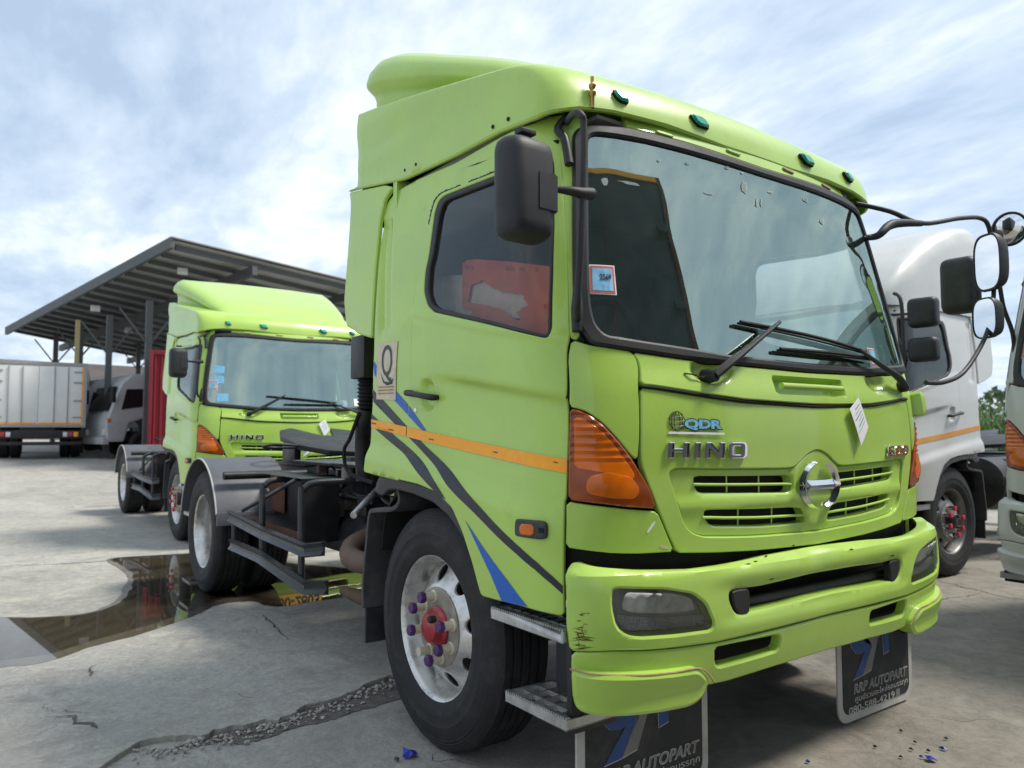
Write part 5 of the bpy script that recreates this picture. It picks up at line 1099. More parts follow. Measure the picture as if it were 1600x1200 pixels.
bm = bmesh.new(); rows = []          # tall smooth roof fairing of the white truck
for x, zt, wd in [(0.86, 2.52, 0.90), (0.82, 2.60, 0.99), (0.70, 2.76, 1.05), (0.50, 2.93, 1.08), (0.25, 3.09, 1.10), (-0.05, 3.24, 1.105), (-0.40, 3.37, 1.11), (-0.70, 3.43, 1.11), (-0.84, 3.44, 1.10), (-0.87, 3.40, 1.085)]:
    h = zt-2.46; half_ = [(0, zt), (wd*0.5, zt-0.004), (wd*0.8, zt-0.02), (wd-0.09, zt-0.05*min(1, h*2)), (wd-0.03, zt-0.12*min(1, h*2)), (wd, zt-0.24*min(1, h*2)), (wd+0.01, 2.46)]
    rows.append([(x, -y, z) for y, z in half_[::-1]]+[(x, y, z) for y, z in half_[1:]])
V = [[bm.verts.new(p) for p in r] for r in rows]
for a, b in zip(V, V[1:]):
    for i in range(len(a)-1): bm.faces.new((a[i], a[i+1], b[i+1], b[i]))
bm.faces.new(V[-1]); finish(bm, 'roof_fairing', 'white_paint', T3, 50)
def to_local(T, p): lx, ly = T.location[1]-p[1], p[0]-T.location[0]; return np.array([lx, ly, p[2]])
for px, w_, h_ in (((1442, 488), 0.26, 0.27), ((1443, 546), 0.26, 0.22)):
    c = to_local(T3, on_plane(px, 0, -0.38)); mirror_head('mirror', c, w_, h_, 0.13, 0.1, T3, r=0.05)
    tube('mirror_arm', [c+[0, -0.1, 0], c+[0.03, -0.30, 0.01]], 0.012, 'mirror_plastic', T3, 8, smooth=False)
c = to_local(T3, on_plane((1408, 520), 0, -0.45)); tube('mirror_bar', [c+[0, -0.05, 0.35], c+[0.02, 0.02, 0.25], c+[0.02, 0.02, -0.25], c+[0, -0.06, -0.40]], 0.016, 'mirror_plastic', T3, 8)
c = to_local(T4, at_depth((1500, 446), 5.2)); mirror_head('mirror', c, 0.25, 0.40, 0.14, 0.0, T4, r=0.055)
b4 = [to_local(T4, at_depth(p, 5.1)) for p in ((1515, 441), (1548, 436), (1560, 440), (1568, 480), (1582, 520), (1586, 560))]
tube('mirror_bar', b4, 0.014, 'mirror_plastic', T4, 8)
# dark tarpaulin box truck standing in front of the green one (seen mirrored in its windscreen)
DT = empty('box_truck', (3.0, 0.0, 0))
tag(DT, 'dark box truck with orange edging mirrored in the green windscreen', 'box truck')
box('box_body', 0.0, 5.5, -1.9, 1.15, 1.05, 4.35, 'container_teal', DT, 0.02)
for (y0, y1, z0, z1) in ((-1.9, -1.84, 1.05, 4.35), (1.09, 1.15, 1.05, 4.35), (-1.839, 1.089, 4.27, 4.35), (-1.839, 1.089, 1.05, 1.13), (-0.40, -0.36, 1.135, 4.265)):
    box('edge_strip', -0.02, -0.002, y0, y1, z0, z1, 'rust' if z1-z0 > 1 else 'orange_tape', DT, 0.004)
for z in (1.5, 2.3, 3.1, 3.8):
    for y in (-1.8, 1.0): box('door_hinge', -0.05, -0.021, y-0.08, y+0.08, z-0.03, z+0.03, 'chassis_black', DT, 0.005)
for x in (0.9, 4.6):
    for sg in (-1.55, 0.2):
        bm = bmesh.new(); add_lathe(bm, tyre_mesh(), 40, 'y', (x, sg, 0.5)); finish(bm, 'tyre', 'rubber', DT, 30)
box('frame', 0.2, 5.4, -1.1, -0.25, 0.7, 1.045, 'chassis_black', DT)

# ================================================================ GROUND
def concrete(name, base, wet=0.0, stain=False):
    m = bpy.data.materials.new(name); m.use_nodes = True; nt = m.node_tree; N = nt.nodes.new; L = nt.links.new; b = nt.nodes['Principled BSDF']
    tc = N('ShaderNodeTexCoord'); V = tc.outputs['Object']
    def noise(sc, det=6, rough=0.6, dist=0.0):
        n = N('ShaderNodeTexNoise'); n.inputs['Scale'].default_value = sc; n.inputs['Detail'].default_value = det; n.inputs['Roughness'].default_value = rough; n.inputs['Distortion'].default_value = dist; L(V, n.inputs['Vector']); return n.outputs[0]
    def rng(x, a, b_, c, d):
        r = N('ShaderNodeMapRange'); r.inputs[1].default_value = a; r.inputs[2].default_value = b_; r.inputs[3].default_value = c; r.inputs[4].default_value = d; L(x, r.inputs[0]); return r.outputs[0]
    def mixc(f, a, b_):
        x = N('ShaderNodeMix'); x.data_type = 'RGBA'; L(f, x.inputs[0])
        for i, c in ((6, a), (7, b_)):
            if isinstance(c, tuple): x.inputs[i].default_value = (*c, 1)
            else: L(c, x.inputs[i])
        return x.outputs[2]
    big = rng(noise(0.35, 5, 0.6, 0.6), 0.35, 0.68, 0, 1); mid = rng(noise(1.7, 8, 0.65, 0.8), 0.4, 0.7, 0, 1); fine = rng(noise(35, 6, 0.75), 0.3, 0.72, 0, 1); grit = noise(170, 3, 0.7)
    c = mixc(big, tuple(x*0.70 for x in base), tuple(x*1.24 for x in base))
    c = mixc(rng(noise(1.7, 8, 0.7, 0.8), 0.48, 0.66, 0, 0.85), c, (base[0]*1.22, base[1]*1.20, base[2]*1.10))
    c = mixc(rng(noise(2.6, 9, 0.72, 1.2), 0.54, 0.68, 0, 0.7), c, (base[0]*0.52, base[1]*0.50, base[2]*0.47))
    c = mixc(rng(noise(0.9, 9, 0.72, 0.3), 0.58, 0.7, 0, 0.4), c, (base[0]*0.95, base[1]*0.80, base[2]*0.62))
    c = mixc(rng(noise(7, 9, 0.8, 0.6), 0.50, 0.62, 0, 0.6), c, (base[0]*0.60, base[1]*0.585, base[2]*0.56))
    c = mixc(rng(noise(13, 8, 0.82, 0.4), 0.51, 0.63, 0, 0.65), c, (base[0]*1.32, base[1]*1.30, base[2]*1.24))
    c = mixc(rng(noise(48, 6, 0.82), 0.50, 0.64, 0, 0.65), c, (base[0]*0.55, base[1]*0.54, base[2]*0.53))
    c = mixc(rng(noise(0.55, 6, 0.6, 2.5), 0.60, 0.66, 0, 0.35), c, (base[0]*0.45, base[1]*0.44, base[2]*0.42))
    c = mixc(rng(grit, 0.64, 0.72, 0, 0.45), c, (base[0]*1.6, base[1]*1.58, base[2]*1.5))
    # hair cracks
    wv = N('ShaderNodeTexNoise'); wv.inputs['Scale'].default_value = 2.2; wv.inputs['Detail'].default_value = 6; L(V, wv.inputs['Vector'])
    ad = N('ShaderNodeVectorMath'); ad.operation = 'MULTIPLY_ADD'; L(wv.outputs['Color'], ad.inputs[0]); ad.inputs[1].default_value = (0.9, 0.9, 0); L(V, ad.inputs[2])
    vo = N('ShaderNodeTexVoronoi'); vo.feature = 'DISTANCE_TO_EDGE'; vo.inputs['Scale'].default_value = 0.55; L(ad.outputs[0], vo.inputs['Vector'])
    gate = rng(noise(0.8, 3), 0.5, 0.58, 0, 1); cr = rng(vo.outputs['Distance'], 0.0, 0.0035, 1, 0)
    mu = N('ShaderNodeMath'); mu.operation = 'MULTIPLY'; L(gate, mu.inputs[0]); L(cr, mu.inputs[1])
    c = mixc(mu.outputs[0], c, (base[0]*0.3, base[1]*0.29, base[2]*0.27))
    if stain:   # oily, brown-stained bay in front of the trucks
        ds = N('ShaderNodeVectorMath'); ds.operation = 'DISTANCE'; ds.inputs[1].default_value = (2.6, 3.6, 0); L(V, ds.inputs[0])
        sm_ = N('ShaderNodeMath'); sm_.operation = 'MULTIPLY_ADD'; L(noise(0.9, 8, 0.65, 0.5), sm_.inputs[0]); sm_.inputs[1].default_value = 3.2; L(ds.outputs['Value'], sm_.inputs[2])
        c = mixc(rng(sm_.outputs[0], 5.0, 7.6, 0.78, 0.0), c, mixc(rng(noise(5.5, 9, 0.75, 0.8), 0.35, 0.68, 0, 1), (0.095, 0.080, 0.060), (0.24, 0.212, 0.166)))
    if wet: c = mixc(rng(noise(3, 4), 0, 1, wet, wet), c, (base[0]*0.22, base[1]*0.20, base[2]*0.16))
    L(c, b.inputs['Base Color']); c = mixc(rng(noise(23, 8, 0.85, 0.3), 0.47, 0.60, 0, 0.5), c, (base[0]*0.70, base[1]*0.69, base[2]*0.66)); L(c, b.inputs['Base Color'])
    L(rng(noise(3, 6), 0.3, 0.7, 0.72 if not wet else 0.25, 0.92 if not wet else 0.4), b.inputs['Roughness'])
    hs = N('ShaderNodeMath'); hs.operation = 'MULTIPLY_ADD'; L(noise(60, 6, 0.75), hs.inputs[0]); hs.inputs[1].default_value = 0.35; L(noise(9, 8, 0.7), hs.inputs[2])
    h2 = N('ShaderNodeMath'); h2.operation = 'MULTIPLY_ADD'; L(mu.outputs[0], h2.inputs[0]); h2.inputs[1].default_value = -0.6; L(hs.outputs[0], h2.inputs[2])
    bp = N('ShaderNodeBump'); bp.inputs['Strength'].default_value = 0.8; bp.inputs['Distance'].default_value = 0.014; L(h2.outputs[0], bp.inputs['Height']); L(bp.outputs[0], b.inputs['Normal'])
    MATS[name] = m
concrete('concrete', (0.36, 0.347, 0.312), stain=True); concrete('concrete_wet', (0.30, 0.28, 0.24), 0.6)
mat('joint_dark', (0.09, 0.083, 0.072), 0.9, var=0.4, vscale=30); mat('dirt', (0.115, 0.105, 0.09), 0.95, var=0.35, vscale=25, bump=0.4, bscale=80)
def gz(x):
    x = np.asarray(x, float); t = np.clip((-13-x)/11, 0, 1); t2 = np.clip((-24-x)/14, 0, 1)
    return 0.5*t*t*(3-2*t)+0.32*t2*t2*(3-2*t2)
xs = sorted(set([-400, -200, -120, -80, -60]+list(range(-50, -10, 2))+[-8, -4, 0, 4, 8, 16, 40, 120])); ysg = [-300, -120, -60, -30, -15, -8, 0, 8, 15, 30, 60, 120, 300]
V = [(x, y, float(gz(x))) for x in xs for y in ysg]; n = len(ysg)
F = [(i*n+j, (i+1)*n+j, (i+1)*n+j+1, i*n+j+1) for i in range(len(xs)-1) for j in range(n-1)]
me = bpy.data.meshes.new('ground'); me.from_pydata(V, [], F)
for p in me.polygons: p.use_smooth = True
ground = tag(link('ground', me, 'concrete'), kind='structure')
def flatpoly(name, L, z, m, parent, thick=0.002, holes=(), rnd=0.0006, h=0.05, grid=0.4, zf=None):
    fn = lambda uv, d: np.stack([uv[:, 0], uv[:, 1], z+d+(zf(uv) if zf is not None else 0)+0*uv[:, 0]], -1)
    v, f = mesh_poly(np.array(L, float), holes, fn, thick, rnd, h, grid); return raw_mesh(name, v, f, m, parent)
def G2(pts): return np.array([gnd(p)[:2] for p in pts])
def jag(L, h, amp, seed=1, closed=True):
    """roughen an outline"""
    r = np.random.RandomState(seed); L = np.asarray(L, float)
    R_ = resample(L, h) if closed else np.concatenate([np.array([L[i]+(L[i+1]-L[i])*t for t in np.linspace(0, 1, max(2, int(np.hypot(*(L[i+1]-L[i]))/h)), endpoint=False)]) for i in range(len(L)-1)]+[L[-1:]])
    n1 = r.normal(0, amp, (len(R_), 2)); n1 = (n1+np.roll(n1, 1, 0)*0.7); return R_+n1
def crack(name, px, w, seed, m='joint_dark', z=0.004, parent=None):
    L = jag(jag(G2(px), 0.10, 0.016, seed+50, False), 0.016, 0.0045, seed, False); w = w*0.45; r = np.random.RandomState(seed+9); t = np.gradient(L, axis=0); nn = np.stack([-t[:, 1], t[:, 0]], -1); nn /= np.linalg.norm(nn, axis=1, keepdims=True)+1e-9
    k = np.sin(np.linspace(0.05, PI-0.05, len(L)))*w*r.uniform(0.35, 1.3, len(L)); a = L+nn*k[:, None]/2; b = L-nn*k[:, None]/2
    V = [(p[0], p[1], z) for p in a]+[(p[0], p[1], z) for p in b]; n_ = len(L); F = [(i, i+1, n_+i+1, n_+i) for i in range(n_-1)]
    me = bpy.data.meshes.new(name); me.from_pydata(V, [], F); return link(name, me, m, parent)
# wet concrete and water
PUD = [(-80, 972), (0, 967), (56, 967), (131, 961), (180, 946), (202, 924), (208, 901), (196, 888), (178, 879), (180, 873), (240, 869), (296, 866), (330, 862), (400, 872), (460, 882), (555, 890), (625, 898), (640, 922), (600, 929), (559, 932), (491, 942), (435, 949), (412, 947), (390, 941), (345, 946), (300, 965), (247, 984), (195, 999), (131, 1016), (75, 1036), (0, 1046), (-80, 1064)]
pg = np.array(crspline([tuple(p) for p in G2(PUD)], 4)); cen = pg.mean(0)
flatpoly('wet_concrete', jag(inset(resample(pg, 0.3) if area(resample(pg, 0.3)) > 0 else resample(pg, 0.3)[::-1], -0.05), 0.06, 0.006, 4), 0.004, 'concrete_wet', ground, h=0.08)
m = bpy.data.materials.new('water'); m.use_nodes = True; nt = m.node_tree; nt.nodes.clear()
o_ = nt.nodes.new('ShaderNodeOutputMaterial'); g_ = nt.nodes.new('ShaderNodeBsdfGlossy'); g_.inputs['Roughness'].default_value = 0.012; g_.inputs[0].default_value = (0.95, 0.95, 0.95, 1)
t_ = nt.nodes.new('ShaderNodeBsdfTransparent'); t_.inputs[0].default_value = (0.58, 0.55, 0.49, 1); fr_ = nt.nodes.new('ShaderNodeFresnel'); fr_.inputs[0].default_value = 1.36; x_ = nt.nodes.new('ShaderNodeMixShader')
nt.links.new(fr_.outputs[0], x_.inputs[0]); nt.links.new(t_.outputs[0], x_.inputs[1]); nt.links.new(g_.outputs[0], x_.inputs[2]); nt.links.new(x_.outputs[0], o_.inputs[0]); MATS['water'] = m
tag(flatpoly('puddle', jag(pg, 0.06, 0.006, 5), 0.0085, 'water', None, thick=0.001, h=0.08), kind='structure')
# broken slab: higher concrete with a jagged edge over dirt
EDGE = [(205, 1172), (262, 1166), (300, 1158), (345, 1150), (400, 1136), (440, 1128), (480, 1112), (520, 1098), (560, 1080), (600, 1066), (650, 1050)]
slab = [(650, 1050), (700, 1010), (640, 915), (560, 924), (492, 934), (436, 941), (412, 939), (391, 932), (347, 936), (302, 954), (249, 973), (197, 988), (133, 1005), (77, 1024), (0, 1034), (-120, 1050), (-160, 1260), (100, 1240)]
e = jag(jag(G2(EDGE), 0.08, 0.016, 8, False), 0.018, 0.006, 9, False); es = e.copy()
sl = np.concatenate([e, G2(slab)[1:]])
def slabz(uv):
    d = np.sqrt(((uv[:, None, :]-es[None, ::2])**2).sum(-1)).min(1); return 0.020*np.exp(-(d/0.30)**2)
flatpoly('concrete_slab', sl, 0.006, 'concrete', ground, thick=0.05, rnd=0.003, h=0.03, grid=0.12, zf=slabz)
dirt_px = [(262, 1172), (345, 1148), (440, 1122), (520, 1092), (600, 1058), (680, 1040), (720, 1062), (640, 1090), (600, 1100), (520, 1124), (440, 1147), (400, 1158), (385, 1166), (370, 1162), (340, 1164)]
flatpoly('dirt_patch', jag(jag(G2(dirt_px), 0.07, 0.012, 3), 0.014, 0.004, 6), 0.0035, 'dirt', ground, thick=0.0008, rnd=0.0003, h=0.02)
rs = random.Random(12); bm = bmesh.new()
for k in range(420):
    t = rs.random(); i = min(int(t*(len(EDGE)-1)), len(EDGE)-2); f = t*(len(EDGE)-1)-i
    px = (EDGE[i][0]*(1-f)+EDGE[i+1][0]*f+rs.gauss(0, 3), EDGE[i][1]*(1-f)+EDGE[i+1][1]*f+abs(rs.gauss(0, 1))*9+2)
    g = gnd(px); s_ = min(0.022, abs(rs.gauss(0, 0.006))+0.003)
    v0 = len(bm.verts); r_ = bmesh.ops.create_icosphere(bm, subdivisions=1, radius=s_, matrix=Matrix.Translation((g[0], g[1], s_*0.45+0.005)) @ Matrix.Rotation(rs.random()*6, 4, 'Z') @ Matrix.Diagonal((1, rs.uniform(.6, 1), rs.uniform(.45, .8), 1)))
    for v in r_['verts']: v.co += Vector((rs.gauss(0, s_*.12), rs.gauss(0, s_*.12), rs.gauss(0, s_*.1)))
tag(finish(bm, 'gravel', 'pebble', None, 0), 'grey gravel crumbs along the broken concrete edge', 'gravel', kind='stuff')
# joints and cracks
for k, (px, w) in enumerate((([(-40, 888), (60, 884), (150, 878), (200, 872), (300, 864), (420, 850)], 0.05), ([(88, 1122), (110, 1124), (130, 1130), (150, 1142), (172, 1156)], 0.05), ([(172, 1156), (190, 1148), (210, 1140)], 0.012), ([(125, 1062), (140, 1050), (155, 1040)], 0.025), ([(400, 957), (414, 968), (424, 980), (432, 990), (458, 1004)], 0.03), ([(245, 1142), (262, 1152), (300, 1150), (350, 1152)], 0.018),
                             ([(350, 1098), (362, 1112), (352, 1130), (380, 1148)], 0.014), ([(540, 1080), (570, 1074), (600, 1072)], 0.02), ([(370, 1150), (400, 1144), (440, 1132)], 0.02), ([(60, 1110), (80, 1118), (95, 1112), (120, 1122)], 0.014), ([(365, 1080), (400, 1095), (445, 1130)], 0.016), ([(1465, 905), (1510, 918), (1560, 930), (1620, 940)], 0.03), ([(1430, 940), (1480, 935), (1540, 925)], 0.02), ([(-40, 782), (120, 778), (190, 775)], 0.08), ([(-40, 742), (100, 740), (190, 741)], 0.1))):
    crack('crack', px, w, 20+k, parent=ground, z=0.012 if px[0][1] > 950 and px[0][0] < 700 else 0.004)
# litter: torn blue plastic scraps, grey pebbles
def scrap(name, px, r_, m, seed, label, group):
    q = random.Random(seed); bm = bmesh.new(); c = gnd(px); n_ = 9; mid = bm.verts.new((c[0], c[1], 0.012+r_*0.3)); ring = [bm.verts.new((c[0]+r_*math.cos(a)*q.uniform(.4, 1.2), c[1]+0.6*r_*math.sin(a)*q.uniform(.4, 1.2), 0.006+q.uniform(0, r_*0.35))) for a in np.linspace(0, 2*PI, n_, endpoint=False)]
    for i in range(n_): bm.faces.new((mid, ring[i], ring[(i+1) % n_]))
    g_ = bmesh.ops.extrude_face_region(bm, geom=list(bm.faces)); bmesh.ops.translate(bm, vec=(0, 0, 0.002), verts=[v for v in g_['geom'] if isinstance(v, bmesh.types.BMVert)])
    tag(finish(bm, name, m, None, 0), label, 'litter', group)
scrap('plastic_scrap', (640, 1183), 0.055, 'litter_blue', 1, 'large crumpled blue plastic scrap on the concrete beside the front tyre', None)
scrap('plastic_scrap', (1474, 1173), 0.016, 'litter_blue', 2, 'tiny blue plastic crumb on the sunlit concrete', 'blue plastic crumbs')
scrap('plastic_scrap', (1455, 1190), 0.030, 'litter_blue', 3, 'tiny blue plastic crumb on the sunlit concrete', 'blue plastic crumbs')
scrap('plastic_scrap', (1440, 1186), 0.010, 'litter_blue', 4, 'tiny blue plastic crumb on the sunlit concrete', 'blue plastic crumbs')
scrap('plastic_scrap', (1262, 1193), 0.012, 'litter_blue', 5, 'tiny blue plastic crumb on the sunlit concrete', 'blue plastic crumbs')
scrap('dark_scrap', (620, 1190), 0.020, 'litter_black', 6, 'crumpled black scrap touching the large blue one', None)
for k, px in enumerate(((1424, 1174), (1408, 1186), (1450, 1176), (1430, 1163), (1478, 1157), (1408, 1145), (1368, 1170))): scrap('dark_scrap', px, 0.010, 'litter_black', 30+k, 'tiny black crumb on the sunlit concrete', 'black crumbs')

# ================================================================ BACKGROUND
def dp(px, D): return at_depth(px, D)
# --- open shed
SH = empty('open_shed', dp((170, 700), 24)*[1, 1, 0]+[0, 0, float(gz(-24))]); tag(SH, 'large open-sided steel canopy with dark purlins under a sheet roof', 'shed')
so = np.array(SH.location)
A = dp((270, 375), 20); B = dp((10, 515), 30); E_ = dp((540, 440), 25.6); Fp = dp((235, 562), 42)
E2 = A+(E_-A)*2.6; F2 = B+(Fp-B)*1.9
Q = lambda u, v: (A*(1-u)+B*u)*(1-v)+(E2*(1-u)+F2*u)*v
bm = bmesh.new(); nu, nv = 10, 8
for sg in (0, 1):
    g = [[bm.verts.new(Q(i/nu, j/nv)-so+[0, 0, 0.05*sg]) for j in range(nv+1)] for i in range(nu+1)]
    for i in range(nu):
        for j in range(nv): bm.faces.new((g[i][j], g[i+1][j], g[i+1][j+1], g[i][j+1]))
finish(bm, 'roof_sheet', 'shed_sheet', SH)
def beam(name, a, b, w, h, m, parent, org):
    a = np.array(a)-org; b = np.array(b)-org; d = b-a; l = np.linalg.norm(d); d /= l; up_ = np.array([0, 0, 1.]) if abs(d[2]) < 0.9 else np.array([1., 0, 0]); s_ = np.cross(d, up_); s_ /= np.linalg.norm(s_); u_ = np.cross(s_, d); bm = bmesh.new()
    R = [[bm.verts.new(p+s_*x*w/2+u_*y*h/2) for x, y in ((-1, -1), (1, -1), (1, 1), (-1, 1))] for p in (a, b)]
    for i in range(4): bm.faces.new((R[0][i], R[0][(i+1) % 4], R[1][(i+1) % 4], R[1][i]))
    bm.faces.new(R[0][::-1]); bm.faces.new(R[1]); return finish(bm, name, m, parent, 0)
for i in range(18):
    u = (i+0.3)/18; beam('purlin', Q(u, 0.012)-[0, 0, 0.10], Q(u, 1)-[0, 0, 0.10], 0.07, 0.13, 'shed_grey', SH, so)
for v in (0.16, 0.42, 0.68, 0.94): beam('rafter', Q(0, v)-[0, 0, 0.32], Q(1, v)-[0, 0, 0.32], 0.16, 0.26, 'shed_grey', SH, so)
beam('edge_beam', Q(0, 0)-[0, 0, 0.06], Q(1, 0)-[0, 0, 0.06], 0.10, 0.30, 'shed_grey', SH, so)
beam('fascia', Q(0, 0)+[0, 0, 0.07], Q(0, 1)+[0, 0, 0.07], 0.10, 0.03, 'box_frame', SH, so)
for px, D, w in (((172, 492), 24, .17), ((234, 470), 22, .17), ((88, 522), 32, .18), ((127, 506), 29, .18), ((217, 536), 36, .18)):
    t_ = dp(px, D); g0 = float(gz(t_[0])); beam('post', (t_[0], t_[1], g0-0.05), t_, w, w, 'shed_grey', SH, so)
    for sx in (-1, 1): beam('brace', t_-np.array([0, 0, 1.3]), t_+np.array([-0.2, sx*0.75, -0.25]), 0.05, 0.05, 'shed_grey', SH, so)
for px, D in (((149, 482), 25), ((200, 516), 30), ((106, 505), 31), ((285, 424), 22)):
    c = dp(px, D)-so; box('flood_light', c[0]-.05, c[0]+.05, c[1]-.14, c[1]+.14, c[2]-.10, c[2]+.10, 'lamp_clear', SH, 0.02)
t_ = dp((122, 500), 25.5); beam_o = beam('utility_pole', (t_[0], t_[1], 0.3), t_, 0.13, 0.13, 'pole_yellow', None, np.zeros(3)); tag(beam_o, 'slim yellowish pole standing against the steel canopy', 'pole')

# --- white box truck seen from behind
BT_ = dp((57, 700), 22.5); bz = float(gz(BT_[0])); toC = CAM-BT_; rz = math.atan2(toC[1], toC[0])+math.radians(-4)
BX = empty('box_truck', (BT_[0], BT_[1], bz), rz); tag(BX, 'white box truck showing its closed rear doors edged in orange tape', 'box truck')
box('cargo_body', -6, -0.005, -1.22, 1.22, 0.98, 3.02-bz+0.35, 'box_white', BX, 0.02); zt = 3.02-bz+0.35
for (y0, y1, z0, z1) in ((-1.25, -1.17, 0.95, zt+.03), (1.17, 1.25, 0.95, zt+.03), (-1.169, 1.169, zt-0.08, zt+.03), (-1.169, 1.169, 0.95, 1.03)): box('door_frame', -0.03, 0.03, y0, y1, z0, z1, 'box_frame', BX, 0.005)
for k in range(2):
    y0 = -1.16+k*1.165; dr = box('cargo_door', 0.0, 0.022, y0, y0+1.155, 1.04, zt-0.09, 'box_white', BX, 0.008)
    for j, y in enumerate((y0+0.40, y0+0.75)): tube('lock_rod', [(0.045, y, 1.06), (0.045, y, zt-0.11)], 0.014, 'box_frame', dr, 6, smooth=False)
    for z in (1.25, 1.75, 2.3, zt-0.25): box('hinge', 0.0225, 0.045, y0+(0.02 if k == 0 else 0.90), y0+(0.25 if k == 0 else 1.13), z-0.025, z+0.025, 'box_frame', dr, 0.004)
    box('tape', 0.0225, 0.026, y0+0.02, y0+1.13, 1.045, 1.10, 'orange_tape', dr, 0); box('tape', 0.0225, 0.026, y0+(0.01 if k == 0 else 1.10), y0+(0.05 if k == 0 else 1.145), 1.11, zt-0.10, 'orange_tape', dr, 0)
box('rear_frame', -5.5, -0.1, -0.45, 0.45, 0.72, 0.975, 'chassis_black', BX); box('rear_bar', -0.2, 0.0, -1.15, 1.15, 0.42, 0.52, 'chassis_black', BX); box('lamp_board', -0.12, -0.02, -1.15, 1.15, 0.62, 0.86, 'chassis_black', BX)
for y, m_ in ((-1.0, 'orange_tape'), (-0.86, 'lamp_red'), (-0.72, 'lamp_clear'), (0.72, 'lamp_clear'), (0.86, 'lamp_red'), (1.0, 'orange_tape')): box('tail_lamp', -0.02, 0.02, y-0.06, y+0.06, 0.67, 0.81, m_, BX, 0.015)
for sg in (-1, 1):
    for x, yy in ((-1.6, 0.95), (-1.6, 0.66), (-5.0, 0.95)):
        bm = bmesh.new(); add_lathe(bm, tyre_mesh(), 32, 'y', (x, sg*yy, 0.5)); finish(bm, 'tyre', 'rubber', BX, 30)
# --- parked light trucks under the shed
def cab_truck(name, px, D, turn, body, h, label, group=None, back=True):
    c = dp(px, D); z = float(gz(c[0])); tc_ = CAM-c; r_ = empty(name, (c[0], c[1], z), math.atan2(tc_[1], tc_[0])+turn); k = h/2.3
    prof = [(1.05, 0.45), (1.10, 0.95), (1.0, 1.25), (0.72, 2.05), (0.45, 2.30), (-0.75, 2.42), (-0.8, 0.75), (-0.45, 0.75), (-0.3, 1.0), (0.1, 1.1), (0.5, 0.95), (0.62, 0.45)]
    bm = bmesh.new(); f0 = [bm.verts.new((x*k, -1.0, zz*k)) for x, zz in prof]; f1 = [bm.verts.new((x*k, 1.0, zz*k)) for x, zz in prof]; bm.faces.new(f0[::-1]); bm.faces.new(f1)
    for i in range(len(prof)): j = (i+1) % len(prof); bm.faces.new((f0[i], f0[j], f1[j], f1[i]))
    finish(bm, 'cab_body', body, r_, 40, bevel=0.06, seg=3)
    bm = bmesh.new(); bm.faces.new([bm.verts.new((x*k, y, zz*k)) for x, y, zz in ((1.015, -0.85, 1.28), (1.015, 0.85, 1.28), (0.79, 0.85, 1.95), (0.79, -0.85, 1.95))]); g_ = bmesh.ops.extrude_face_region(bm, geom=list(bm.faces)); bmesh.ops.translate(bm, vec=(0.03, 0, 0.01), verts=[v for v in g_['geom'] if isinstance(v, bmesh.types.BMVert)]); finish(bm, 'windscreen', 'dark_window', r_, 0)
    for sg in (-1, 1):
        bm = bmesh.new(); bm.faces.new([bm.verts.new((x*k, sg*1.003, zz*k)) for x, zz in ((0.72, 1.32), (0.60, 1.88), (-0.1, 1.92), (-0.1, 1.45))]); g_ = bmesh.ops.extrude_face_region(bm, geom=list(bm.faces)); bmesh.ops.translate(bm, vec=(0, sg*0.012, 0), verts=[v for v in g_['geom'] if isinstance(v, bmesh.types.BMVert)]); finish(bm, 'side_window', 'dark_window', r_, 0)
        box('corner_lamp', 0.98*k, 1.06*k, sg*0.93-0.09, sg*0.93+0.09, 0.98*k, 1.08*k, 'amber', r_, 0.01); box('headlamp', 1.05*k, 1.12*k, sg*0.75-0.14, sg*0.75+0.14, 0.62*k, 0.80*k, 'lamp_clear', r_, 0.02)
        box('mirror', 0.95*k, 1.05*k, sg*1.2-0.1, sg*1.2+0.1, 1.5*k, 1.9*k, 'black_plastic', r_, 0.02)
        for x in (0.1*k, -3.4):
            bm = bmesh.new(); add_lathe(bm, [(p[0]*0.85, p[1]) for p in tyre_mesh()], 28, 'y', (x, sg*0.88, 0.425)); add_lathe(bm, [(0.001, sg*0.05), (0.2, sg*0.05), (0.25, sg*0.1)], 20, 'y', (x, sg*0.88, 0.425)); finish(bm, 'wheel', 'rubber', r_, 30)
    box('bumper', 1.0*k, 1.16*k, -0.98, 0.98, 0.38*k, 0.58*k, body, r_, 0.03); box('frame', -4.4, 0.4, -0.4, 0.4, 0.55, 0.75, 'chassis_black', r_, 0)
    if back: box('cargo_body', -4.6, -0.9*k, -1.05, 1.05, 0.9, 2.75, 'box_white', r_, 0.02)
    tag(r_, label, 'truck', group); return r_
cab_truck('parked_truck', (212, 690), 24.5, math.radians(-70), 'shaded_white', 2.6, 'white cab-over truck beside the red container under the steel canopy', None, True)
cab_truck('parked_truck', (160, 692), 28.0, math.radians(-72), 'shaded_white', 2.6, 'white cab-over truck half hidden by the white cargo doors', None, True)
cab_truck('parked_truck', (140, 640), 46, math.radians(-70), 'white_paint', 2.6, 'far white truck whose cab roof shows above the nearer cabs', None, False)
cab_truck('parked_truck', (213, 630), 44, math.radians(-70), 'white_paint', 2.6, 'far white truck peeping out between the canopy posts', None, False)
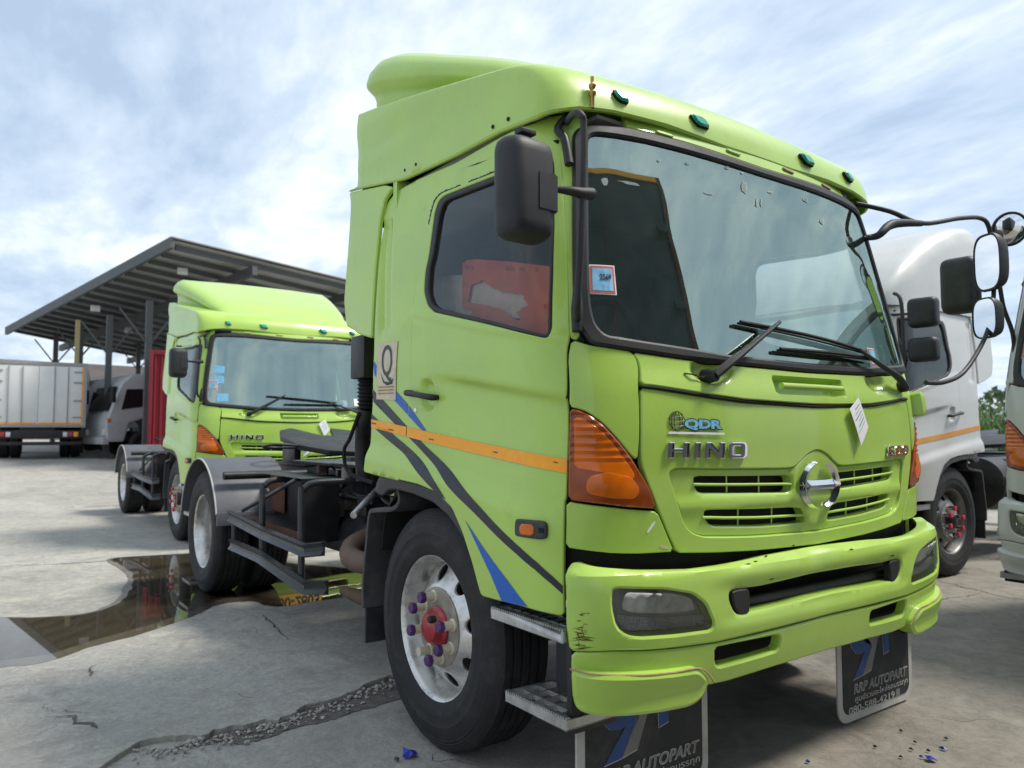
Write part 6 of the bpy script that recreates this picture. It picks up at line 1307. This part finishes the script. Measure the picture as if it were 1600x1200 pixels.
# --- red container
c = dp((266, 690), 20.0); RC = empty('red_container', (c[0], c[1], float(gz(c[0]))), math.atan2(CAM[1]-c[1], CAM[0]-c[0])); tag(RC, 'red corrugated container standing behind the second green cab', 'container')
bm = bmesh.new(); n_ = 26; hgt = 3.2; W_ = 0.5
rows = [(0.0 if (k % 4) in (0, 1) else 0.05, -W_+2*W_*k/n_) for k in range(n_+1)]
lo_ = [bm.verts.new((x, y, 0.15)) for x, y in rows]; hi_ = [bm.verts.new((x, y, hgt-0.12)) for x, y in rows]
for i in range(n_): bm.faces.new((lo_[i], lo_[i+1], hi_[i+1], hi_[i]))
finish(bm, 'end_wall', 'container_red', RC, 0)
box('container_body', -6, -0.02, -W_, W_, 0.12, hgt-0.02, 'container_red', RC, 0.01)
for y in (-W_, W_): box('corner_post', -0.08, 0.08, y-0.05, y+0.05, 0.0, hgt, 'container_red', RC, 0.01)
box('top_rail', -0.06, 0.07, -W_+0.051, W_-0.051, hgt-0.12, hgt, 'container_red', RC, 0.01)
# --- low brown-roofed sheds beyond
def barn(px0, px1, D0, D1, zr, m_, label):
    a = dp(px0, D0); b = dp(px1, D1); r_ = empty('low_shed', ((a[0]+b[0])/2, (a[1]+b[1])/2, 0.8)); o0 = np.array(r_.location); d = (b-a)[:2]; d /= np.linalg.norm(d); nn = np.array([-d[1], d[0]])
    if np.dot(nn, CAM[:2]-a[:2]) < 0: nn = -nn
    bm = bmesh.new(); pts = []
    for p in (a, b): pts.append([(p[0]+nn[0]*4, p[1]+nn[1]*4, zr-1.6), (p[0], p[1], zr), (p[0]-nn[0]*4, p[1]-nn[1]*4, zr-1.6)])
    V = [[bm.verts.new(np.array(q)-o0) for q in r] for r in pts]
    for i in range(2): bm.faces.new((V[0][i], V[1][i], V[1][i+1], V[0][i+1]))
    g_ = bmesh.ops.extrude_face_region(bm, geom=list(bm.faces)); bmesh.ops.translate(bm, vec=(0, 0, 0.12), verts=[v for v in g_['geom'] if isinstance(v, bmesh.types.BMVert)])
    finish(bm, 'roof', m_, r_, 0)
    q0 = np.array([a[0]-nn[0]*3.8, a[1]-nn[1]*3.8, 0.6]); q1 = np.array([b[0]-nn[0]*3.8, b[1]-nn[1]*3.8, 0.6])
    bm = bmesh.new(); bm.faces.new([bm.verts.new(np.array(v)-o0) for v in (q0, q1, q1+[0, 0, zr-2.2], q0+[0, 0, zr-2.2])]); g_ = bmesh.ops.extrude_face_region(bm, geom=list(bm.faces)); bmesh.ops.translate(bm, vec=(-nn[0]*.15, -nn[1]*.15, 0), verts=[v for v in g_['geom'] if isinstance(v, bmesh.types.BMVert)]); finish(bm, 'back_wall', 'roof_brown', r_, 0)
    for t in np.linspace(0.02, 0.98, 8): p = a*(1-t)+b*t; beam('post', (p[0]+nn[0]*3.8, p[1]+nn[1]*3.8, 0.6), (p[0]+nn[0]*3.8, p[1]+nn[1]*3.8, zr-1.5), 0.2, 0.2, 'shed_grey', r_, o0)
    tag(r_, label, 'shed'); return r_
barn((-60, 548), (420, 590), 48, 62, 5.9, 'roof_brown', 'long low shed with a brown roof far behind the parked trucks')
# --- grass and shrubs beyond the trucks on the right
def blades(name, pxs, D, n_, h0, h1, m_, label, w=0.02, seed=5):
    q = random.Random(seed); vs_ = []; fs = []
    for k in range(n_):
        px = q.uniform(*pxs); d_ = q.uniform(*D); b = dp((px, 674), d_); z0 = 0; hh = q.uniform(h0, h1); a = q.uniform(0, 2*PI); l = q.uniform(0.1, 0.5)*hh; ww = w*q.uniform(.6, 1.4); base = len(vs_); t = (math.cos(a), math.sin(a)); nrm = (-t[1], t[0])
        for f in (0, 0.4, 0.75, 1.0):
            c_ = (b[0]+t[0]*l*f*f, b[1]+t[1]*l*f*f, z0+hh*(f-0.18*f*f)); wf = ww*(1-f*0.95)
            vs_ += [(c_[0]-nrm[0]*wf, c_[1]-nrm[1]*wf, c_[2]), (c_[0]+nrm[0]*wf, c_[1]+nrm[1]*wf, c_[2])]
        fs += [(base+2*i, base+2*i+1, base+2*i+3, base+2*i+2) for i in range(3)]
    me = bpy.data.meshes.new(name); me.from_pydata(vs_, [], fs); o = link(name, me, m_); tag(o, label, 'grass', kind='stuff'); return o
mat('reed_green', (0.085, 0.15, 0.035), 0.7, var=0.4, vscale=3); mat('bush_green', (0.05, 0.085, 0.028), 0.8, var=0.4, vscale=2)
blades('tall_grass', (1330, 1720), (13, 18), 5200, 0.9, 2.5, 'reed_green', 'tall green reeds growing behind the white trucks')
bm = bmesh.new(); q = random.Random(9)
for k in range(9000):
    t = q.random(); px = -200+t*2200; d_ = q.uniform(70, 78); b = dp((px, 674), d_); zc = q.random()**0.8*(3.2+1.5*math.sin(px*0.013)+1.0*math.sin(px*0.041)); s_ = q.uniform(.2, .5)
    u_ = Vector((q.gauss(0, 1), q.gauss(0, 1), q.gauss(0, 1))).normalized(); w_ = u_.orthogonal().normalized(); p_ = Vector((b[0], b[1], zc)); bm.faces.new([bm.verts.new(p_+u_*s_), bm.verts.new(p_+w_*s_*0.6), bm.verts.new(p_-u_*s_), bm.verts.new(p_-w_*s_*0.6)])
me = bpy.data.meshes.new('far_hedge'); bm.to_mesh(me); bm.free(); tag(link('far_hedge', me, 'bush_green'), 'far line of green bushes along the edge of the yard', 'bushes', kind='stuff')
